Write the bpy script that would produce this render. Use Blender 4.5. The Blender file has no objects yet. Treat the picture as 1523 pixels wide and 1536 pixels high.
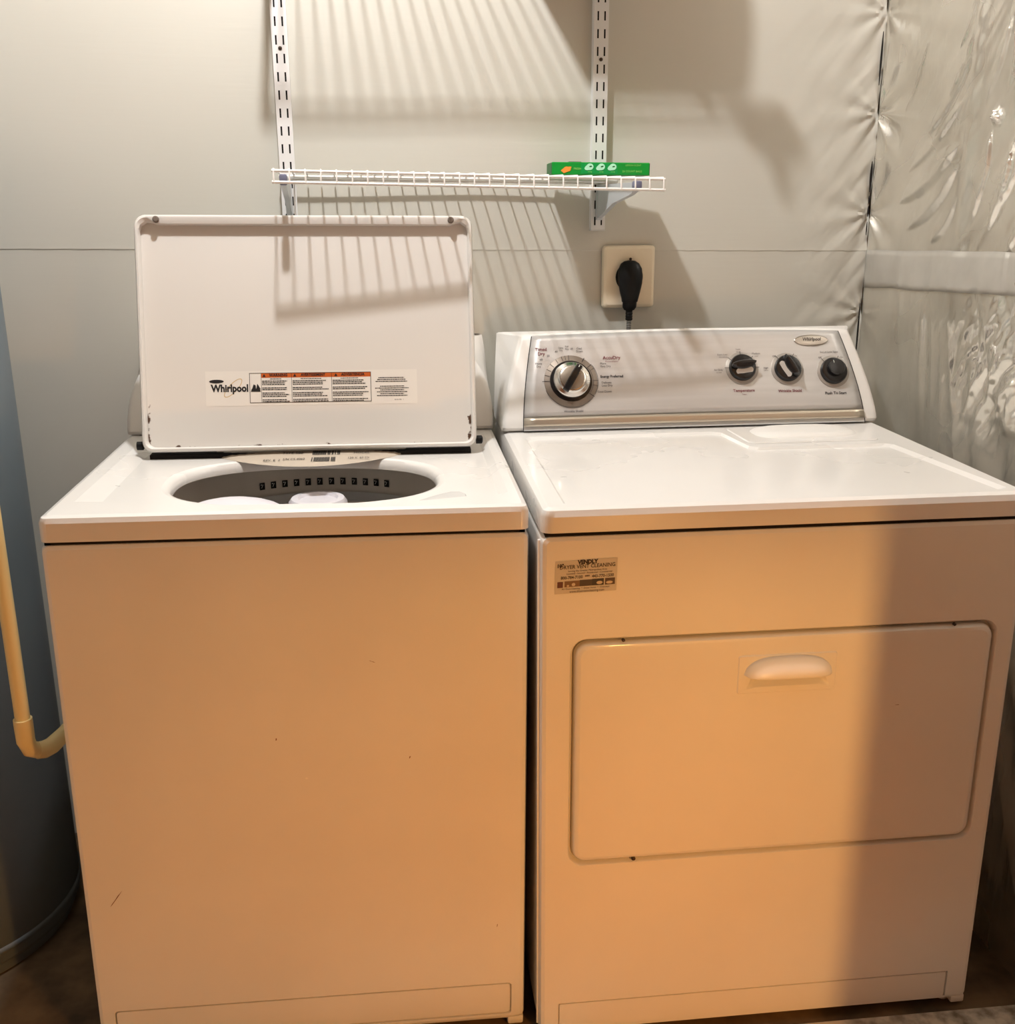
import bpy, bmesh, math, random
from math import sin, cos, pi, sqrt
from mathutils import Vector, Matrix, noise
random.seed(7)
scene = bpy.context.scene
COL = scene.collection

# ------------------------------------------------------------------ camera
CX, CY, CZ, YAW, PITCH, ROLL, FPX = .4973, -1.4575, 1.3286, .1077, .2828, -.0058, 1585.40
def cam_matrix():
    fwd = Vector((sin(YAW)*cos(PITCH), cos(YAW)*cos(PITCH), -sin(PITCH)))
    right = Vector((cos(YAW), -sin(YAW), 0)); up = right.cross(fwd)
    r2 = right*cos(ROLL)+up*sin(ROLL); u2 = up*cos(ROLL)-right*sin(ROLL)
    m = Matrix((r2, u2, -fwd)).transposed().to_4x4(); m.translation = (CX, CY, CZ)
    return m
cd = bpy.data.cameras.new('camera'); cam = bpy.data.objects.new('camera', cd); COL.objects.link(cam)
cam.matrix_world = cam_matrix(); cd.sensor_fit = 'HORIZONTAL'; cd.sensor_width = 36; cd.lens = FPX/1523*36
cd.clip_start = .02
scene.camera = cam

# ------------------------------------------------------------------ world, lights, exposure
w = bpy.data.worlds.new('world'); scene.world = w; w.use_nodes = True
w.node_tree.nodes['Background'].inputs[0].default_value = (.9, .8, .68, 1)
w.node_tree.nodes['Background'].inputs[1].default_value = .02
def lamp(name, loc, watts, col, radius):
    l = bpy.data.lights.new(name, 'POINT'); l.energy = watts; l.color = col; l.shadow_soft_size = radius
    o = bpy.data.objects.new(name, l); o.location = loc; COL.objects.link(o); return o
lamp('ceiling_bulb_light', (.387, .102, 2.478), 66, (.975, .975, .985), .030)
lamp('added_orange_light', (1.05, -1.20, .70), 26, (1, .475, .13), .032)  # added orange light, unseen below the frame, to warm the machine fronts
vs = scene.view_settings
vs.view_transform = 'Standard'; vs.look = 'None'; vs.gamma = 1; vs.use_curve_mapping = False; vs.exposure = .2

# ------------------------------------------------------------------ materials
def srgb(r, g, b):
    f = lambda c: (c/255/12.92) if c/255 <= .04045 else ((c/255+.055)/1.055)**2.4
    return (f(r), f(g), f(b), 1)
def mat(name, col, rough=.5, metal=0, coat=0, spec=.5, emit=None):
    m = bpy.data.materials.new(name); m.use_nodes = True
    p = m.node_tree.nodes['Principled BSDF']
    p.inputs['Base Color'].default_value = col if len(col) == 4 else (*col, 1)
    p.inputs['Roughness'].default_value = rough; p.inputs['Metallic'].default_value = metal
    p.inputs['Coat Weight'].default_value = coat; p.inputs['Specular IOR Level'].default_value = spec
    p.inputs['Coat Roughness'].default_value = .06
    return m
class NT:
    def __init__(s, m): s.t = m.node_tree; s.p = s.t.nodes['Principled BSDF']
    def n(s, kind, **kw):
        nd = s.t.nodes.new(kind)
        for k, v in kw.items():
            if k in nd.inputs: nd.inputs[k].default_value = v
            else: setattr(nd, k, v)
        return nd
    def l(s, a, b): s.t.links.new(a, b)
def noisy(m, scale, lo, hi, detail=4, stretch=(1, 1, 1), rough=None, bump=0, bdist=.002, p0=.35, p1=.65):
    """colour ramp lo..hi over object-space noise, optional bump and roughness variation"""
    t = NT(m); tc = t.n('ShaderNodeTexCoord'); mp = t.n('ShaderNodeMapping'); mp.inputs['Scale'].default_value = stretch
    t.l(tc.outputs['Object'], mp.inputs[0])
    nz = t.n('ShaderNodeTexNoise', Scale=scale, Detail=detail); t.l(mp.outputs[0], nz.inputs['Vector'])
    r = t.n('ShaderNodeValToRGB'); r.color_ramp.elements[0].color = lo; r.color_ramp.elements[1].color = hi
    r.color_ramp.elements[0].position = p0; r.color_ramp.elements[1].position = p1
    t.l(nz.outputs['Fac'], r.inputs[0]); t.l(r.outputs[0], t.p.inputs['Base Color'])
    if rough:
        q = t.n('ShaderNodeMapRange'); q.inputs['To Min'].default_value, q.inputs['To Max'].default_value = rough
        t.l(nz.outputs['Fac'], q.inputs['Value']); t.l(q.outputs[0], t.p.inputs['Roughness'])
    if bump:
        b = t.n('ShaderNodeBump', Strength=bump, Distance=bdist); t.l(nz.outputs['Fac'], b.inputs['Height']); t.l(b.outputs[0], t.p.inputs['Normal'])
    return m
M = {}
M['enamel'] = noisy(mat('white_enamel', (.8, .8, .8), .28, coat=.35), 3.0, srgb(226, 224, 220), srgb(232, 230, 227), rough=(.24, .32))
M['enamel_front'] = noisy(mat('white_enamel_front', (.8, .8, .8), .42, coat=.1), 2.2, srgb(222, 219, 214), srgb(230, 228, 224), rough=(.38, .5), bump=.03, bdist=.01)
M['lid_enamel'] = mat('lid_enamel', srgb(228, 225, 220), .3, coat=.2)
M['plastic'] = mat('white_plastic', srgb(232, 230, 226), .38)
M['grey_white'] = mat('grey_white_plastic', srgb(200, 200, 198), .4)
M['silver'] = noisy(mat('brushed_silver', (.6, .6, .6), .40, metal=.35), 60, srgb(196, 194, 192), srgb(206, 204, 202), stretch=(.05, 1, 1), rough=(.34, .44))
M['chrome'] = mat('chrome', srgb(225, 222, 218), .16, metal=1)
M['knob_silver'] = mat('knob_silver', srgb(206, 202, 196), .3, metal=.3)
M['brass_strip'] = mat('satin_strip', srgb(204, 194, 178), .33, metal=.75)
M['ring'] = mat('dial_ring', srgb(132, 120, 108), .45, metal=.3)
M['ring_light'] = mat('knob_ring', srgb(168, 162, 155), .4, metal=.4)
M['black'] = mat('black_plastic', (.012, .012, .013, 1), .22)
M['black_matt'] = mat('black_matt', (.006, .006, .006, 1), .5, spec=.2)
M['dark_gap'] = mat('dark_gap', (.018, .016, .015, 1), .8, spec=.1)
M['ink'] = mat('print_ink', srgb(48, 40, 40), .7)
M['ink_red'] = mat('print_ink_red', srgb(120, 50, 58), .7)
M['ink_black'] = mat('print_black', srgb(22, 20, 20), .7)
M['ink_orange'] = mat('print_orange', srgb(196, 92, 22), .6)
M['ink_gold'] = mat('print_gold', srgb(206, 180, 128), .6)
M['ink_white'] = mat('print_white', srgb(236, 240, 232), .6)
M['sticker'] = mat('sticker_paper', srgb(233, 229, 222), .45)
M['sticker_grey'] = mat('sticker_silver', srgb(196, 190, 182), .5)
M['wire'] = mat('white_coated_wire', srgb(236, 234, 230), .4)
M['steel_white'] = mat('white_painted_steel', srgb(222, 221, 220), .42)
M['bracket'] = mat('bracket_steel', srgb(190, 194, 198), .38, metal=.2)
M['clip'] = mat('grey_clip', srgb(110, 112, 135), .5)
M['screw'] = mat('dark_screw', srgb(70, 60, 52), .4, metal=.7)
M['ivory'] = mat('ivory_plate', srgb(234, 222, 198), .35)
M['green'] = noisy(mat('green_card', (0, .4, .1), .4), 8, srgb(0, 142, 48), srgb(4, 156, 56))
M['green_dark'] = mat('green_dark', srgb(0, 92, 34), .5)
M['mint'] = mat('mint_print', srgb(178, 238, 205), .5)
M['orange'] = mat('orange_print', srgb(240, 150, 60), .5)
M['tub'] = noisy(mat('tub_enamel', (.4, .4, .4), .35), 6, srgb(222, 214, 202), srgb(232, 225, 214))
M['tub_white'] = mat('tub_plastic', srgb(222, 220, 226), .35)
M['apron_reflection'] = mat('apron_lid_reflection', srgb(188, 176, 160), .45)
M['pvc'] = mat('cream_pvc', srgb(226, 206, 150), .4)
M['cable'] = mat('grey_cable', srgb(170, 176, 176), .3, metal=.5)
M['tank'] = noisy(mat('tank_grey', (.3, .3, .3), .5), 2.0, srgb(94, 106, 114), srgb(106, 117, 125), bump=.05, bdist=.01)
M['tape'] = noisy(mat('foil_tape', (.7, .7, .7), .42, metal=.55), 14, srgb(196, 193, 186), srgb(206, 203, 196), bump=.15, bdist=.003)
M['ceiling'] = mat('ceiling_paint', srgb(150, 138, 120), .8)
M['hall'] = mat('hall_paint', srgb(176, 128, 74), .8)
M['cloth'] = mat('cloth', srgb(150, 140, 130), .9)
M['card'] = mat('cardboard', srgb(180, 140, 95), .8)

# back wall vinyl facing
m = mat('vinyl_facing', (.75, .75, .72), .34, spec=.5); M['vinyl'] = m
t = NT(m); tc = t.n('ShaderNodeTexCoord')
n1 = t.n('ShaderNodeTexNoise', Scale=2.2, Detail=3); t.l(tc.outputs['Object'], n1.inputs['Vector'])
r = t.n('ShaderNodeValToRGB'); r.color_ramp.elements[0].color = srgb(196, 194, 184); r.color_ramp.elements[1].color = srgb(206, 204, 195)
t.l(n1.outputs['Fac'], r.inputs[0]); t.l(r.outputs[0], t.p.inputs['Base Color'])
mp = t.n('ShaderNodeMapping'); mp.inputs['Scale'].default_value = (3, 1, 40); t.l(tc.outputs['Object'], mp.inputs[0])
n2 = t.n('ShaderNodeTexNoise', Scale=3.0, Detail=5); t.l(mp.outputs[0], n2.inputs['Vector'])
b = t.n('ShaderNodeBump', Strength=.12, Distance=.002); t.l(n2.outputs['Fac'], b.inputs['Height']); t.l(b.outputs[0], t.p.inputs['Normal'])

# foil facing with scrim grid
m = mat('foil_facing', (.7, .7, .68), .3, metal=.85); M['foil'] = m
t = NT(m); tc = t.n('ShaderNodeTexCoord')
n1 = t.n('ShaderNodeTexNoise', Scale=5, Detail=4); t.l(tc.outputs['Object'], n1.inputs['Vector'])
r = t.n('ShaderNodeValToRGB'); r.color_ramp.elements[0].color = srgb(206, 202, 192); r.color_ramp.elements[1].color = srgb(238, 235, 227)
r.color_ramp.elements[0].position = .3; r.color_ramp.elements[1].position = .7
t.l(n1.outputs['Fac'], r.inputs[0]); t.l(r.outputs[0], t.p.inputs['Base Color'])
q = t.n('ShaderNodeMapRange'); q.inputs['From Min'].default_value = .35; q.inputs['From Max'].default_value = .65
q.inputs['To Min'].default_value, q.inputs['To Max'].default_value = .16, .40
n3 = t.n('ShaderNodeTexNoise', Scale=3.5, Detail=2); t.l(tc.outputs['Object'], n3.inputs['Vector'])
t.l(n3.outputs['Fac'], q.inputs['Value']); t.l(q.outputs[0], t.p.inputs['Roughness'])
sep = t.n('ShaderNodeSeparateXYZ'); t.l(tc.outputs['Object'], sep.inputs[0])
def grid_lines(axis, pitch):
    a = t.n('ShaderNodeMath', operation='MULTIPLY'); t.l(sep.outputs[axis], a.inputs[0]); a.inputs[1].default_value = 1/pitch
    f = t.n('ShaderNodeMath', operation='PINGPONG'); t.l(a.outputs[0], f.inputs[0]); f.inputs[1].default_value = .5
    g = t.n('ShaderNodeMath', operation='LESS_THAN'); t.l(f.outputs[0], g.inputs[0]); g.inputs[1].default_value = .06
    return g
g1, g2 = grid_lines('Y', .0105), grid_lines('Z', .0105)
mx = t.n('ShaderNodeMath', operation='MAXIMUM'); t.l(g1.outputs[0], mx.inputs[0]); t.l(g2.outputs[0], mx.inputs[1])
mp = t.n('ShaderNodeMapping'); mp.inputs['Scale'].default_value = (1, 22, 6); mp.inputs['Rotation'].default_value = (.75, 0, 0)
t.l(tc.outputs['Object'], mp.inputs[0])
n2 = t.n('ShaderNodeTexNoise', Scale=1.2, Detail=4, Distortion=.6); t.l(mp.outputs[0], n2.inputs['Vector'])
b1 = t.n('ShaderNodeBump', Strength=.35, Distance=.006); t.l(n2.outputs['Fac'], b1.inputs['Height'])
b2 = t.n('ShaderNodeBump', Strength=.25, Distance=.0008); t.l(mx.outputs[0], b2.inputs['Height']); t.l(b1.outputs[0], b2.inputs['Normal'])
t.l(b2.outputs[0], t.p.inputs['Normal'])

M['floor'] = noisy(mat('brown_concrete', (.1, .07, .04), .75), 14, srgb(70, 56, 40), srgb(112, 92, 66), detail=8, bump=.4, bdist=.004)
M['floor_light'] = noisy(mat('worn_pale_floor', (.5, .5, .45), .7), 40, srgb(112, 104, 92), srgb(198, 190, 176), detail=8, bump=.3, bdist=.002, p0=.3, p1=.6)

# lid inner panel with rust along its bottom edge
m = mat('lid_panel_enamel', (.75, .74, .72), .38, coat=.1); M['lid_panel'] = m
t = NT(m); tc = t.n('ShaderNodeTexCoord'); sp = t.n('ShaderNodeSeparateXYZ'); t.l(tc.outputs['Generated'], sp.inputs[0])
nz = t.n('ShaderNodeTexNoise', Scale=60, Detail=5); t.l(tc.outputs['Object'], nz.inputs['Vector'])
def mrange(src, a, b_, c, d):
    q = t.n('ShaderNodeMapRange'); q.inputs[1].default_value = a; q.inputs[2].default_value = b_; q.inputs[3].default_value = c; q.inputs[4].default_value = d
    t.l(src, q.inputs[0]); return q.outputs[0]
def mth(op, a, b_):
    q = t.n('ShaderNodeMath', operation=op)
    for i, v in enumerate((a, b_)):
        if isinstance(v, (int, float)): q.inputs[i].default_value = v
        else: t.l(v, q.inputs[i])
    return q.outputs[0]
cx_ = mth('ABSOLUTE', mth('SUBTRACT', sp.outputs['X'], .5), 0)
side = mrange(cx_, .485, .496, 0, .8); low = mrange(sp.outputs['Z'], .28, .05, 0, 1)
bot = mrange(sp.outputs['Z'], .014, .003, 0, .30); corner = mth('MULTIPLY', side, low)
fac = mth('ADD', mth('MAXIMUM', corner, bot), mrange(nz.outputs['Fac'], .3, .7, -.75, .41))
st = mrange(fac, .42, .62, 0, 1)
mix = t.n('ShaderNodeMix', data_type='RGBA'); t.l(st, mix.inputs['Factor'])
mix.inputs['A'].default_value = srgb(226, 222, 216); mix.inputs['B'].default_value = srgb(86, 62, 46); t.l(mix.outputs['Result'], t.p.inputs['Base Color'])

# ------------------------------------------------------------------ mesh helpers
def flat_edges(me):
    # keep large flat panels truly flat: crease every edge between a flat face and a curved one
    dirs = (Vector((0, 1, 0)), Vector((0, 0, 1)), Vector((0, -.97353, .22848)))
    fl = [max(abs(p.normal.dot(d)) for d in dirs) > .99995 for p in me.polygons]; own = {}
    for p in me.polygons:
        for k in p.edge_keys: own.setdefault(k, []).append(fl[p.index])
    for e in me.edges:
        f = own.get(tuple(sorted(e.vertices)), own.get(e.key, []))
        if len(f) == 2 and f[0] != f[1]: e.use_edge_sharp = True
def link(name, bm, material, parent=None, smooth=30, loc=None):
    bmesh.ops.recalc_face_normals(bm, faces=bm.faces)
    me = bpy.data.meshes.new(name); bm.to_mesh(me); bm.free()
    if isinstance(material, str): material = M[material]
    me.materials.append(material)
    if smooth:
        for p in me.polygons: p.use_smooth = True
        me.set_sharp_from_angle(angle=math.radians(smooth))
        if name in WN: flat_edges(me)
    o = bpy.data.objects.new(name, me); COL.objects.link(o)
    if parent: o.parent = parent
    if 'print' in name and name not in ('printed_strip', 'heading_print'): o['kind'] = 'stuff'
    if name in WN: md = o.modifiers.new('wn', 'WEIGHTED_NORMAL'); md.keep_sharp = True; md.weight = 100
    return o
WN = ('cabinet', 'top_deck', 'door_panel', 'lid_rim', 'lid_panel', 'lint_door', 'cover_plate')
def thing(name, label, cat, loc=(0, 0, 0), group=None):
    o = bpy.data.objects.new(name, None); COL.objects.link(o); o.location = loc; o.empty_display_size = .05
    o['label'] = label; o['category'] = cat
    if group: o['group'] = group
    return o
def struct(o): o['kind'] = 'structure'; return o
def box(bm, x0, x1, y0, y1, z0, z1, bev=0, seg=2, rot=None, pivot=None):
    r = bmesh.ops.create_cube(bm, size=1); vs_ = r['verts']
    for v in vs_: v.co = Vector(((x0+x1)/2+v.co.x*(x1-x0), (y0+y1)/2+v.co.y*(y1-y0), (z0+z1)/2+v.co.z*(z1-z0)))
    if bev:
        es = list({e for v in vs_ for e in v.link_edges})
        g = bmesh.ops.bevel(bm, geom=es, offset=bev, segments=seg, profile=.5, affect='EDGES'); vs_ = list({v for f in g['faces'] for v in f.verts} | {v for v in vs_ if v.is_valid})
    if rot is not None: bmesh.ops.rotate(bm, verts=vs_, cent=pivot, matrix=rot)
    return vs_
def tube(bm, pts, r, n=8, cap=True):
    pts = [Vector(p) for p in pts]; rad = r if isinstance(r, (list, tuple)) else [r]*len(pts); rings = []
    ref = Vector((0, 0, 1))
    for i, p in enumerate(pts):
        d = (pts[min(i+1, len(pts)-1)]-pts[max(i-1, 0)]).normalized()
        a = ref if abs(d.dot(ref)) < .95 else Vector((1, 0, 0))
        u = d.cross(a).normalized(); v = d.cross(u).normalized()
        rings.append([bm.verts.new(p+(u*cos(2*pi*k/n)+v*sin(2*pi*k/n))*rad[i]) for k in range(n)])
    skin(bm, rings, cap, cap); return rings
def skin(bm, rings, cap0=False, cap1=False):
    n = len(rings[0])
    for a, b_ in zip(rings, rings[1:]):
        for k in range(n):
            f = [a[k], a[(k+1) % n], b_[(k+1) % n], b_[k]]
            try: bm.faces.new(f)
            except ValueError: pass
    if cap0: bm.faces.new(rings[0])
    if cap1: bm.faces.new(rings[-1])
def rrect(x0, x1, y0, y1, r, n=5):
    if not isinstance(r, (list, tuple)): r = [r]*4
    out = []
    for (cx, cy, a0, rr) in ((x1-r[0], y0+r[0], -pi/2, r[0]), (x1-r[1], y1-r[1], 0, r[1]), (x0+r[2], y1-r[2], pi/2, r[2]), (x0+r[3], y0+r[3], pi, r[3])):
        for k in range(n+1):
            a = a0+pi/2*k/n; out.append((cx+rr*cos(a), cy+rr*sin(a)))
    return out
def ray_poly(c, a, poly):
    dx, dy = cos(a), sin(a); best = 0
    for i in range(len(poly)):
        x0, y0 = poly[i][0]-c[0], poly[i][1]-c[1]; x1, y1 = poly[(i+1) % len(poly)][0]-c[0], poly[(i+1) % len(poly)][1]-c[1]
        ex, ey = x1-x0, y1-y0; den = dx*ey-dy*ex
        if abs(den) < 1e-12: continue
        tt = (x0*ey-y0*ex)/den; s = (x0*dy-y0*dx)/den
        if tt > 0 and -1e-6 <= s <= 1+1e-6: best = max(best, tt)
    return best
def star(bm, c, rings, mp, N=96, cap_in=False, cap_out=False):
    """rings: list of (polygon, height); star-shaped about c, stitched inner to outer"""
    ang = {round(2*pi*k/N, 5) for k in range(N)}
    for poly, h in rings:
        for (x, y) in poly: ang.add(round(math.atan2(y-c[1], x-c[0]) % (2*pi), 5))
    ang = sorted(ang); keep = [ang[0]]
    for a in ang[1:]:
        if a-keep[-1] > 1.5e-3: keep.append(a)
    vr = []; cache = {}
    for poly, h in rings:
        key = id(poly)
        if key not in cache: cache[key] = [ray_poly(c, a, poly) for a in keep]
        vr.append([bm.verts.new(mp(c[0]+cos(a)*t_, c[1]+sin(a)*t_, h)) for a, t_ in zip(keep, cache[key])])
    skin(bm, vr, cap_in, cap_out)
def cyl_ring(bm, c, axis_n, up, prof, n=40, cap0=True, cap1=True):
    """lathe: prof = [(radius, height along axis_n)]"""
    N_ = Vector(axis_n).normalized(); U = Vector(up).normalized(); V = N_.cross(U).normalized(); c = Vector(c)
    rings = [[bm.verts.new(c+N_*h+(U*cos(2*pi*k/n)+V*sin(2*pi*k/n))*max(r_, 1e-5)) for k in range(n)] for r_, h in prof]
    skin(bm, rings, cap0, cap1)
def text_into(bm, s, size, mp, align='CENTER', bold=0, xscale=1.0, shear=0):
    """flat lettering: mp(a,b) places text-plane coordinates"""
    c = bpy.data.curves.new('t', 'FONT'); c.body = s; c.size = size; c.align_x = align; c.align_y = 'CENTER'; c.resolution_u = 2
    c.offset = bold; c.shear = shear
    o = bpy.data.objects.new('t', c); COL.objects.link(o)
    me = o.to_mesh()
    vv = [bm.verts.new(mp(v.co.x*xscale, v.co.y)) for v in me.vertices]
    for p in me.polygons:
        try: bm.faces.new([vv[i] for i in p.vertices])
        except ValueError: pass
    o.to_mesh_clear(); bpy.data.objects.remove(o); bpy.data.curves.remove(c)
def quad(bm, pts):
    return bm.faces.new([bm.verts.new(p) for p in pts])
def flat_rect(bm, mp, a0, a1, b0, b1): quad(bm, [mp(a0, b0), mp(a1, b0), mp(a1, b1), mp(a0, b1)])

# ------------------------------------------------------------------ setting
WY, RX, H = .7293, 1.5217, 2.62      # walls are laid out square to each other in the wall frame ...
LX, FY = -.80, -1.62
WT = .0579                            # ... which stands turned by this angle behind the machines
WM = Matrix.Translation((.6, WY, 0)) @ Matrix.Rotation(WT, 4, 'Z') @ Matrix.Translation((-.6, -WY, 0))
def turn(o): o.matrix_world = WM @ o.matrix_basis; return o
bm = bmesh.new(); box(bm, LX-.1, RX+.3, -.052, WY+.25, -.08, 0)
floor = struct(link('floor', bm, 'floor', smooth=0))
bm = bmesh.new(); box(bm, LX-.1, 2.4, -.30, -.052, -.08, .004, bev=.002)
struct(link('floor', bm, 'floor_light', smooth=0))
bm = bmesh.new(); box(bm, LX-.1, 2.4, -4.2, -.30, -.08, .002)
struct(link('floor', bm, 'hall', smooth=0))
bm = bmesh.new(); box(bm, LX-.1, 2.4, -4.2, WY+.25, H, H+.05); struct(link('ceiling', bm, 'ceiling', smooth=0))
# back wall: facing sheet with staple puckers toward the right corner, lap seam at z = 1.25
def back_disp(x, z):
    d = noise.noise(Vector((x*2.2, z*2.2, 3)))*.004
    e = max(0, min(1, (x-1.20)/.32))
    d += e*e*.0030*noise.noise(Vector((x*9, z*9, 7)))
    # oblique taut folds
    d += e*e*.0026*noise.noise(Vector(((x*.8+z*1.0)*7, (x*-1.0+z*.8)*34, 1)))
    d += e**4*.002*noise.noise(Vector(((x*.8+z*1.0)*16, (x*-1.0+z*.8)*80, 2)))
    for (sx, sz) in ((RX, 1.507), (RX, 1.307), (RX, 1.70), (RX, 1.10)):
        dx, dz = x-sx, z-sz; rr = sqrt(dx*dx+dz*dz)+1e-4; a = math.atan2(dz, -dx)
        d += .0038*math.exp(-rr/.08)*cos(a*9+sz*30)*min(1, rr/.012)
        d -= .0025*math.exp(-rr/.03)
    zs_ = 1.2518-.0140*(x+.087)
    if z < zs_: d -= .0009
    d += .0007*math.exp(-abs(z-zs_)/.006)*(.5+noise.noise(Vector((x*14, 2, 0))))
    return -max(-.012, d)
bm = bmesh.new()
nx, nz_ = 420, 420; zs = [H*k/nz_ for k in range(nz_+1)]
zs = [z for z in zs if not 1.21 < z < 1.27]+[1.21+.06*k/60 for k in range(61)]; zs.sort()
xs = [LX+(RX-LX)*(k/nx) for k in range(nx+1)]
xs = [x for x in xs if x < 1.02 and xs.index(x) % 3 == 0] + [1.02+(RX-1.02)*k/150 for k in range(151)]
gv = [[bm.verts.new((x, WY+back_disp(x, z), z)) for x in xs] for z in zs]
for a, b_ in zip(gv, gv[1:]):
    for k in range(len(xs)-1): bm.faces.new((a[k], a[k+1], b_[k+1], b_[k]))
bk = [bm.verts.new(p) for p in ((LX, WY+.08, 0), (RX, WY+.08, 0), (RX, WY+.08, H), (LX, WY+.08, H))]; bm.faces.new(bk)
wall_back = turn(struct(link('wall_back', bm, 'vinyl', smooth=60)))
# right wall: wrinkled foil, pulled tight over a stud
LEAVES = [(.525, 1.455, .408, 1.575, .017), (.46, 1.52, .402, 1.61, .012), (.445, 1.600, .400, 1.690, .012), (.575, 1.395, .425, 1.500, .018), (.600, 1.335, .430, 1.425, .030),
          (.560, 1.285, .420, 1.390, .030), (.480, 1.260, .410, 1.330, .022), (.345, 1.500, .300, 1.620, .014), (.355, 1.300, .322, 1.440, .018), (.300, 1.290, .255, 1.420, .020),
          (.270, 1.330, .215, 1.480, .020), (.285, 1.520, .235, 1.680, .014), (.240, 1.250, .190, 1.340, .016), (.62, 1.50, .56, 1.62, .008)]
def foil_disp(y, z):
    near = min(1, max(0, (WY-y)/.22))
    stud = math.exp(-((y-.388)/.020)**2)*(1 if z > 1.24 else .25)
    d = .006*noise.noise(Vector((1, y*3.2, z*2.2)))
    if z > 1.20 and y > .1:
        for (y0, z0, y1, z1, wd) in LEAVES:
            L_ = sqrt((y1-y0)**2+(z1-z0)**2); ty, tz = (y1-y0)/L_, (z1-z0)/L_
            u_ = ((y-y0)*ty+(z-z0)*tz)/L_; v_ = -(y-y0)*tz+(z-z0)*ty
            if -.1 < u_ < 1.1:
                w_ = wd*sin(pi*max(0, min(1, .08+.84*u_)))**.8
                if abs(v_) < w_*1.6:
                    q = v_/w_
                    prof = (q+1)/1.55 if q < .55 else max(0, (1.0-q)/.45)
                    if q > -1: d += wd*.44*prof*min(1, max(0, u_+.1)*5)*min(1, max(0, 1.1-u_)*5)
                    if abs(q) < 1: d += .0016*noise.noise(Vector((y*75, z*95, 3)))*(1-q*q)
        u = (y*.62-z*.78)*-1; v2 = (y*.78+z*.62)
        d += near*.0035*(1-2*abs(noise.noise(Vector((v2*22, u*3.5, 9)))))
        d += near*.0011*noise.noise(Vector((v2*70, u*16, 4)))
    else:
        cone = (y-.62)/max(.3, 1.75-z)           # folds fan downward
        f = noise.noise(Vector((cone*13+.37, z*1.3+.21, 29.4))); d += near*.009*(1-abs(f)*2)
        f = noise.noise(Vector((y*34+.3, z*3.3, 39.7))); d += near*.0014*(1-abs(f)*2)
        hot = math.exp(-((y-.20)/.15)**2-((z-1.03)/.11)**2)
        d += .007*math.exp(-((y-.470-(z-1.05)*.12)/.011)**2)*max(0, min(1, (1.16-z)/.05))*max(0, min(1, (z-.86)/.1))
        u = y*.5-z*.86; v2 = y*.86+z*.5
        d += hot*(.011*(1-2*abs(noise.noise(Vector((v2*24, u*7, 3.3)))))+.006*noise.noise(Vector((v2*70, u*42, 5.2))))
    r_ = sqrt((y-.308)**2+(z-1.469)**2)
    if r_ < .04: d += .014*math.exp(-(r_/.011)**2)*(1+1.2*noise.noise(Vector((y*260, z*260, 0))))
    for (sy, sz) in ((WY, 1.507), (WY, 1.307)):
        dy, dz = y-sy, z-sz; rr = sqrt(dy*dy+dz*dz)+1e-4; a = math.atan2(dz, -dy)
        d += .008*math.exp(-rr/.10)*cos(a*8+1)*min(1, rr/.02)
    return d*.8+stud*.006
bm = bmesh.new()
ys = [FY+(-.25-FY)*k/20 for k in range(20)]+[-.25+(WY+.25)*k/420 for k in range(421)]; zs = [.6*k/60 for k in range(60)]+[.60+(1.80-.60)*k/480 for k in range(481)]+[1.8+(H-1.8)*k/30 for k in range(1, 31)]
gv = [[bm.verts.new((RX-foil_disp(y, z)*min(1, (WY-y)/.01+.0), y, z)) for y in ys] for z in zs]
for a, b_ in zip(gv, gv[1:]):
    for k in range(len(ys)-1): bm.faces.new((a[k], a[k+1], b_[k+1], b_[k]))
wall_right = turn(struct(link('wall_right', bm, 'foil', smooth=60)))
bm = bmesh.new(); box(bm, RX+.02, RX+.1, FY-.1, WY+.1, 0, H); turn(struct(link('wall_right', bm, 'hall', smooth=0)))
# tape band over the horizontal joint of the foil
bm = bmesh.new(); n = 220; rows = []
for j in range(7):
    row = []
    for k in range(n+1):
        y = WY-.004-(WY+.2)*k/n; edge_t = 1.2312+.0025*noise.noise(Vector((y*8, 0, 0)))+.032*max(0, WY-y)
        edge_b = 1.1530+.003*noise.noise(Vector((y*9, 4, 0)))+.044*max(0, WY-y)
        z = edge_b+(edge_t-edge_b)*j/6
        dd = 0; t_ = j/6; dd = foil_disp(y, edge_b-.004)*(1-t_)+foil_disp(y, edge_t+.004)*t_+.006*4*t_*(1-t_)*.3
        row.append(bm.verts.new((RX-(max(-.004, dd)+.0025+.0015*noise.noise(Vector((y*12, z*12, 8))))*min(1, .2+(WY-y)/.06), y, z)))
    rows.append(row)
for a, b_ in zip(rows, rows[1:]):
    for k in range(n): bm.faces.new((a[k], a[k+1], b_[k+1], b_[k]))
tp = link('tape_strip', bm, 'tape', wall_right, 60)
md = tp.modifiers.new('s', 'SOLIDIFY'); md.thickness = .0015
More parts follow.
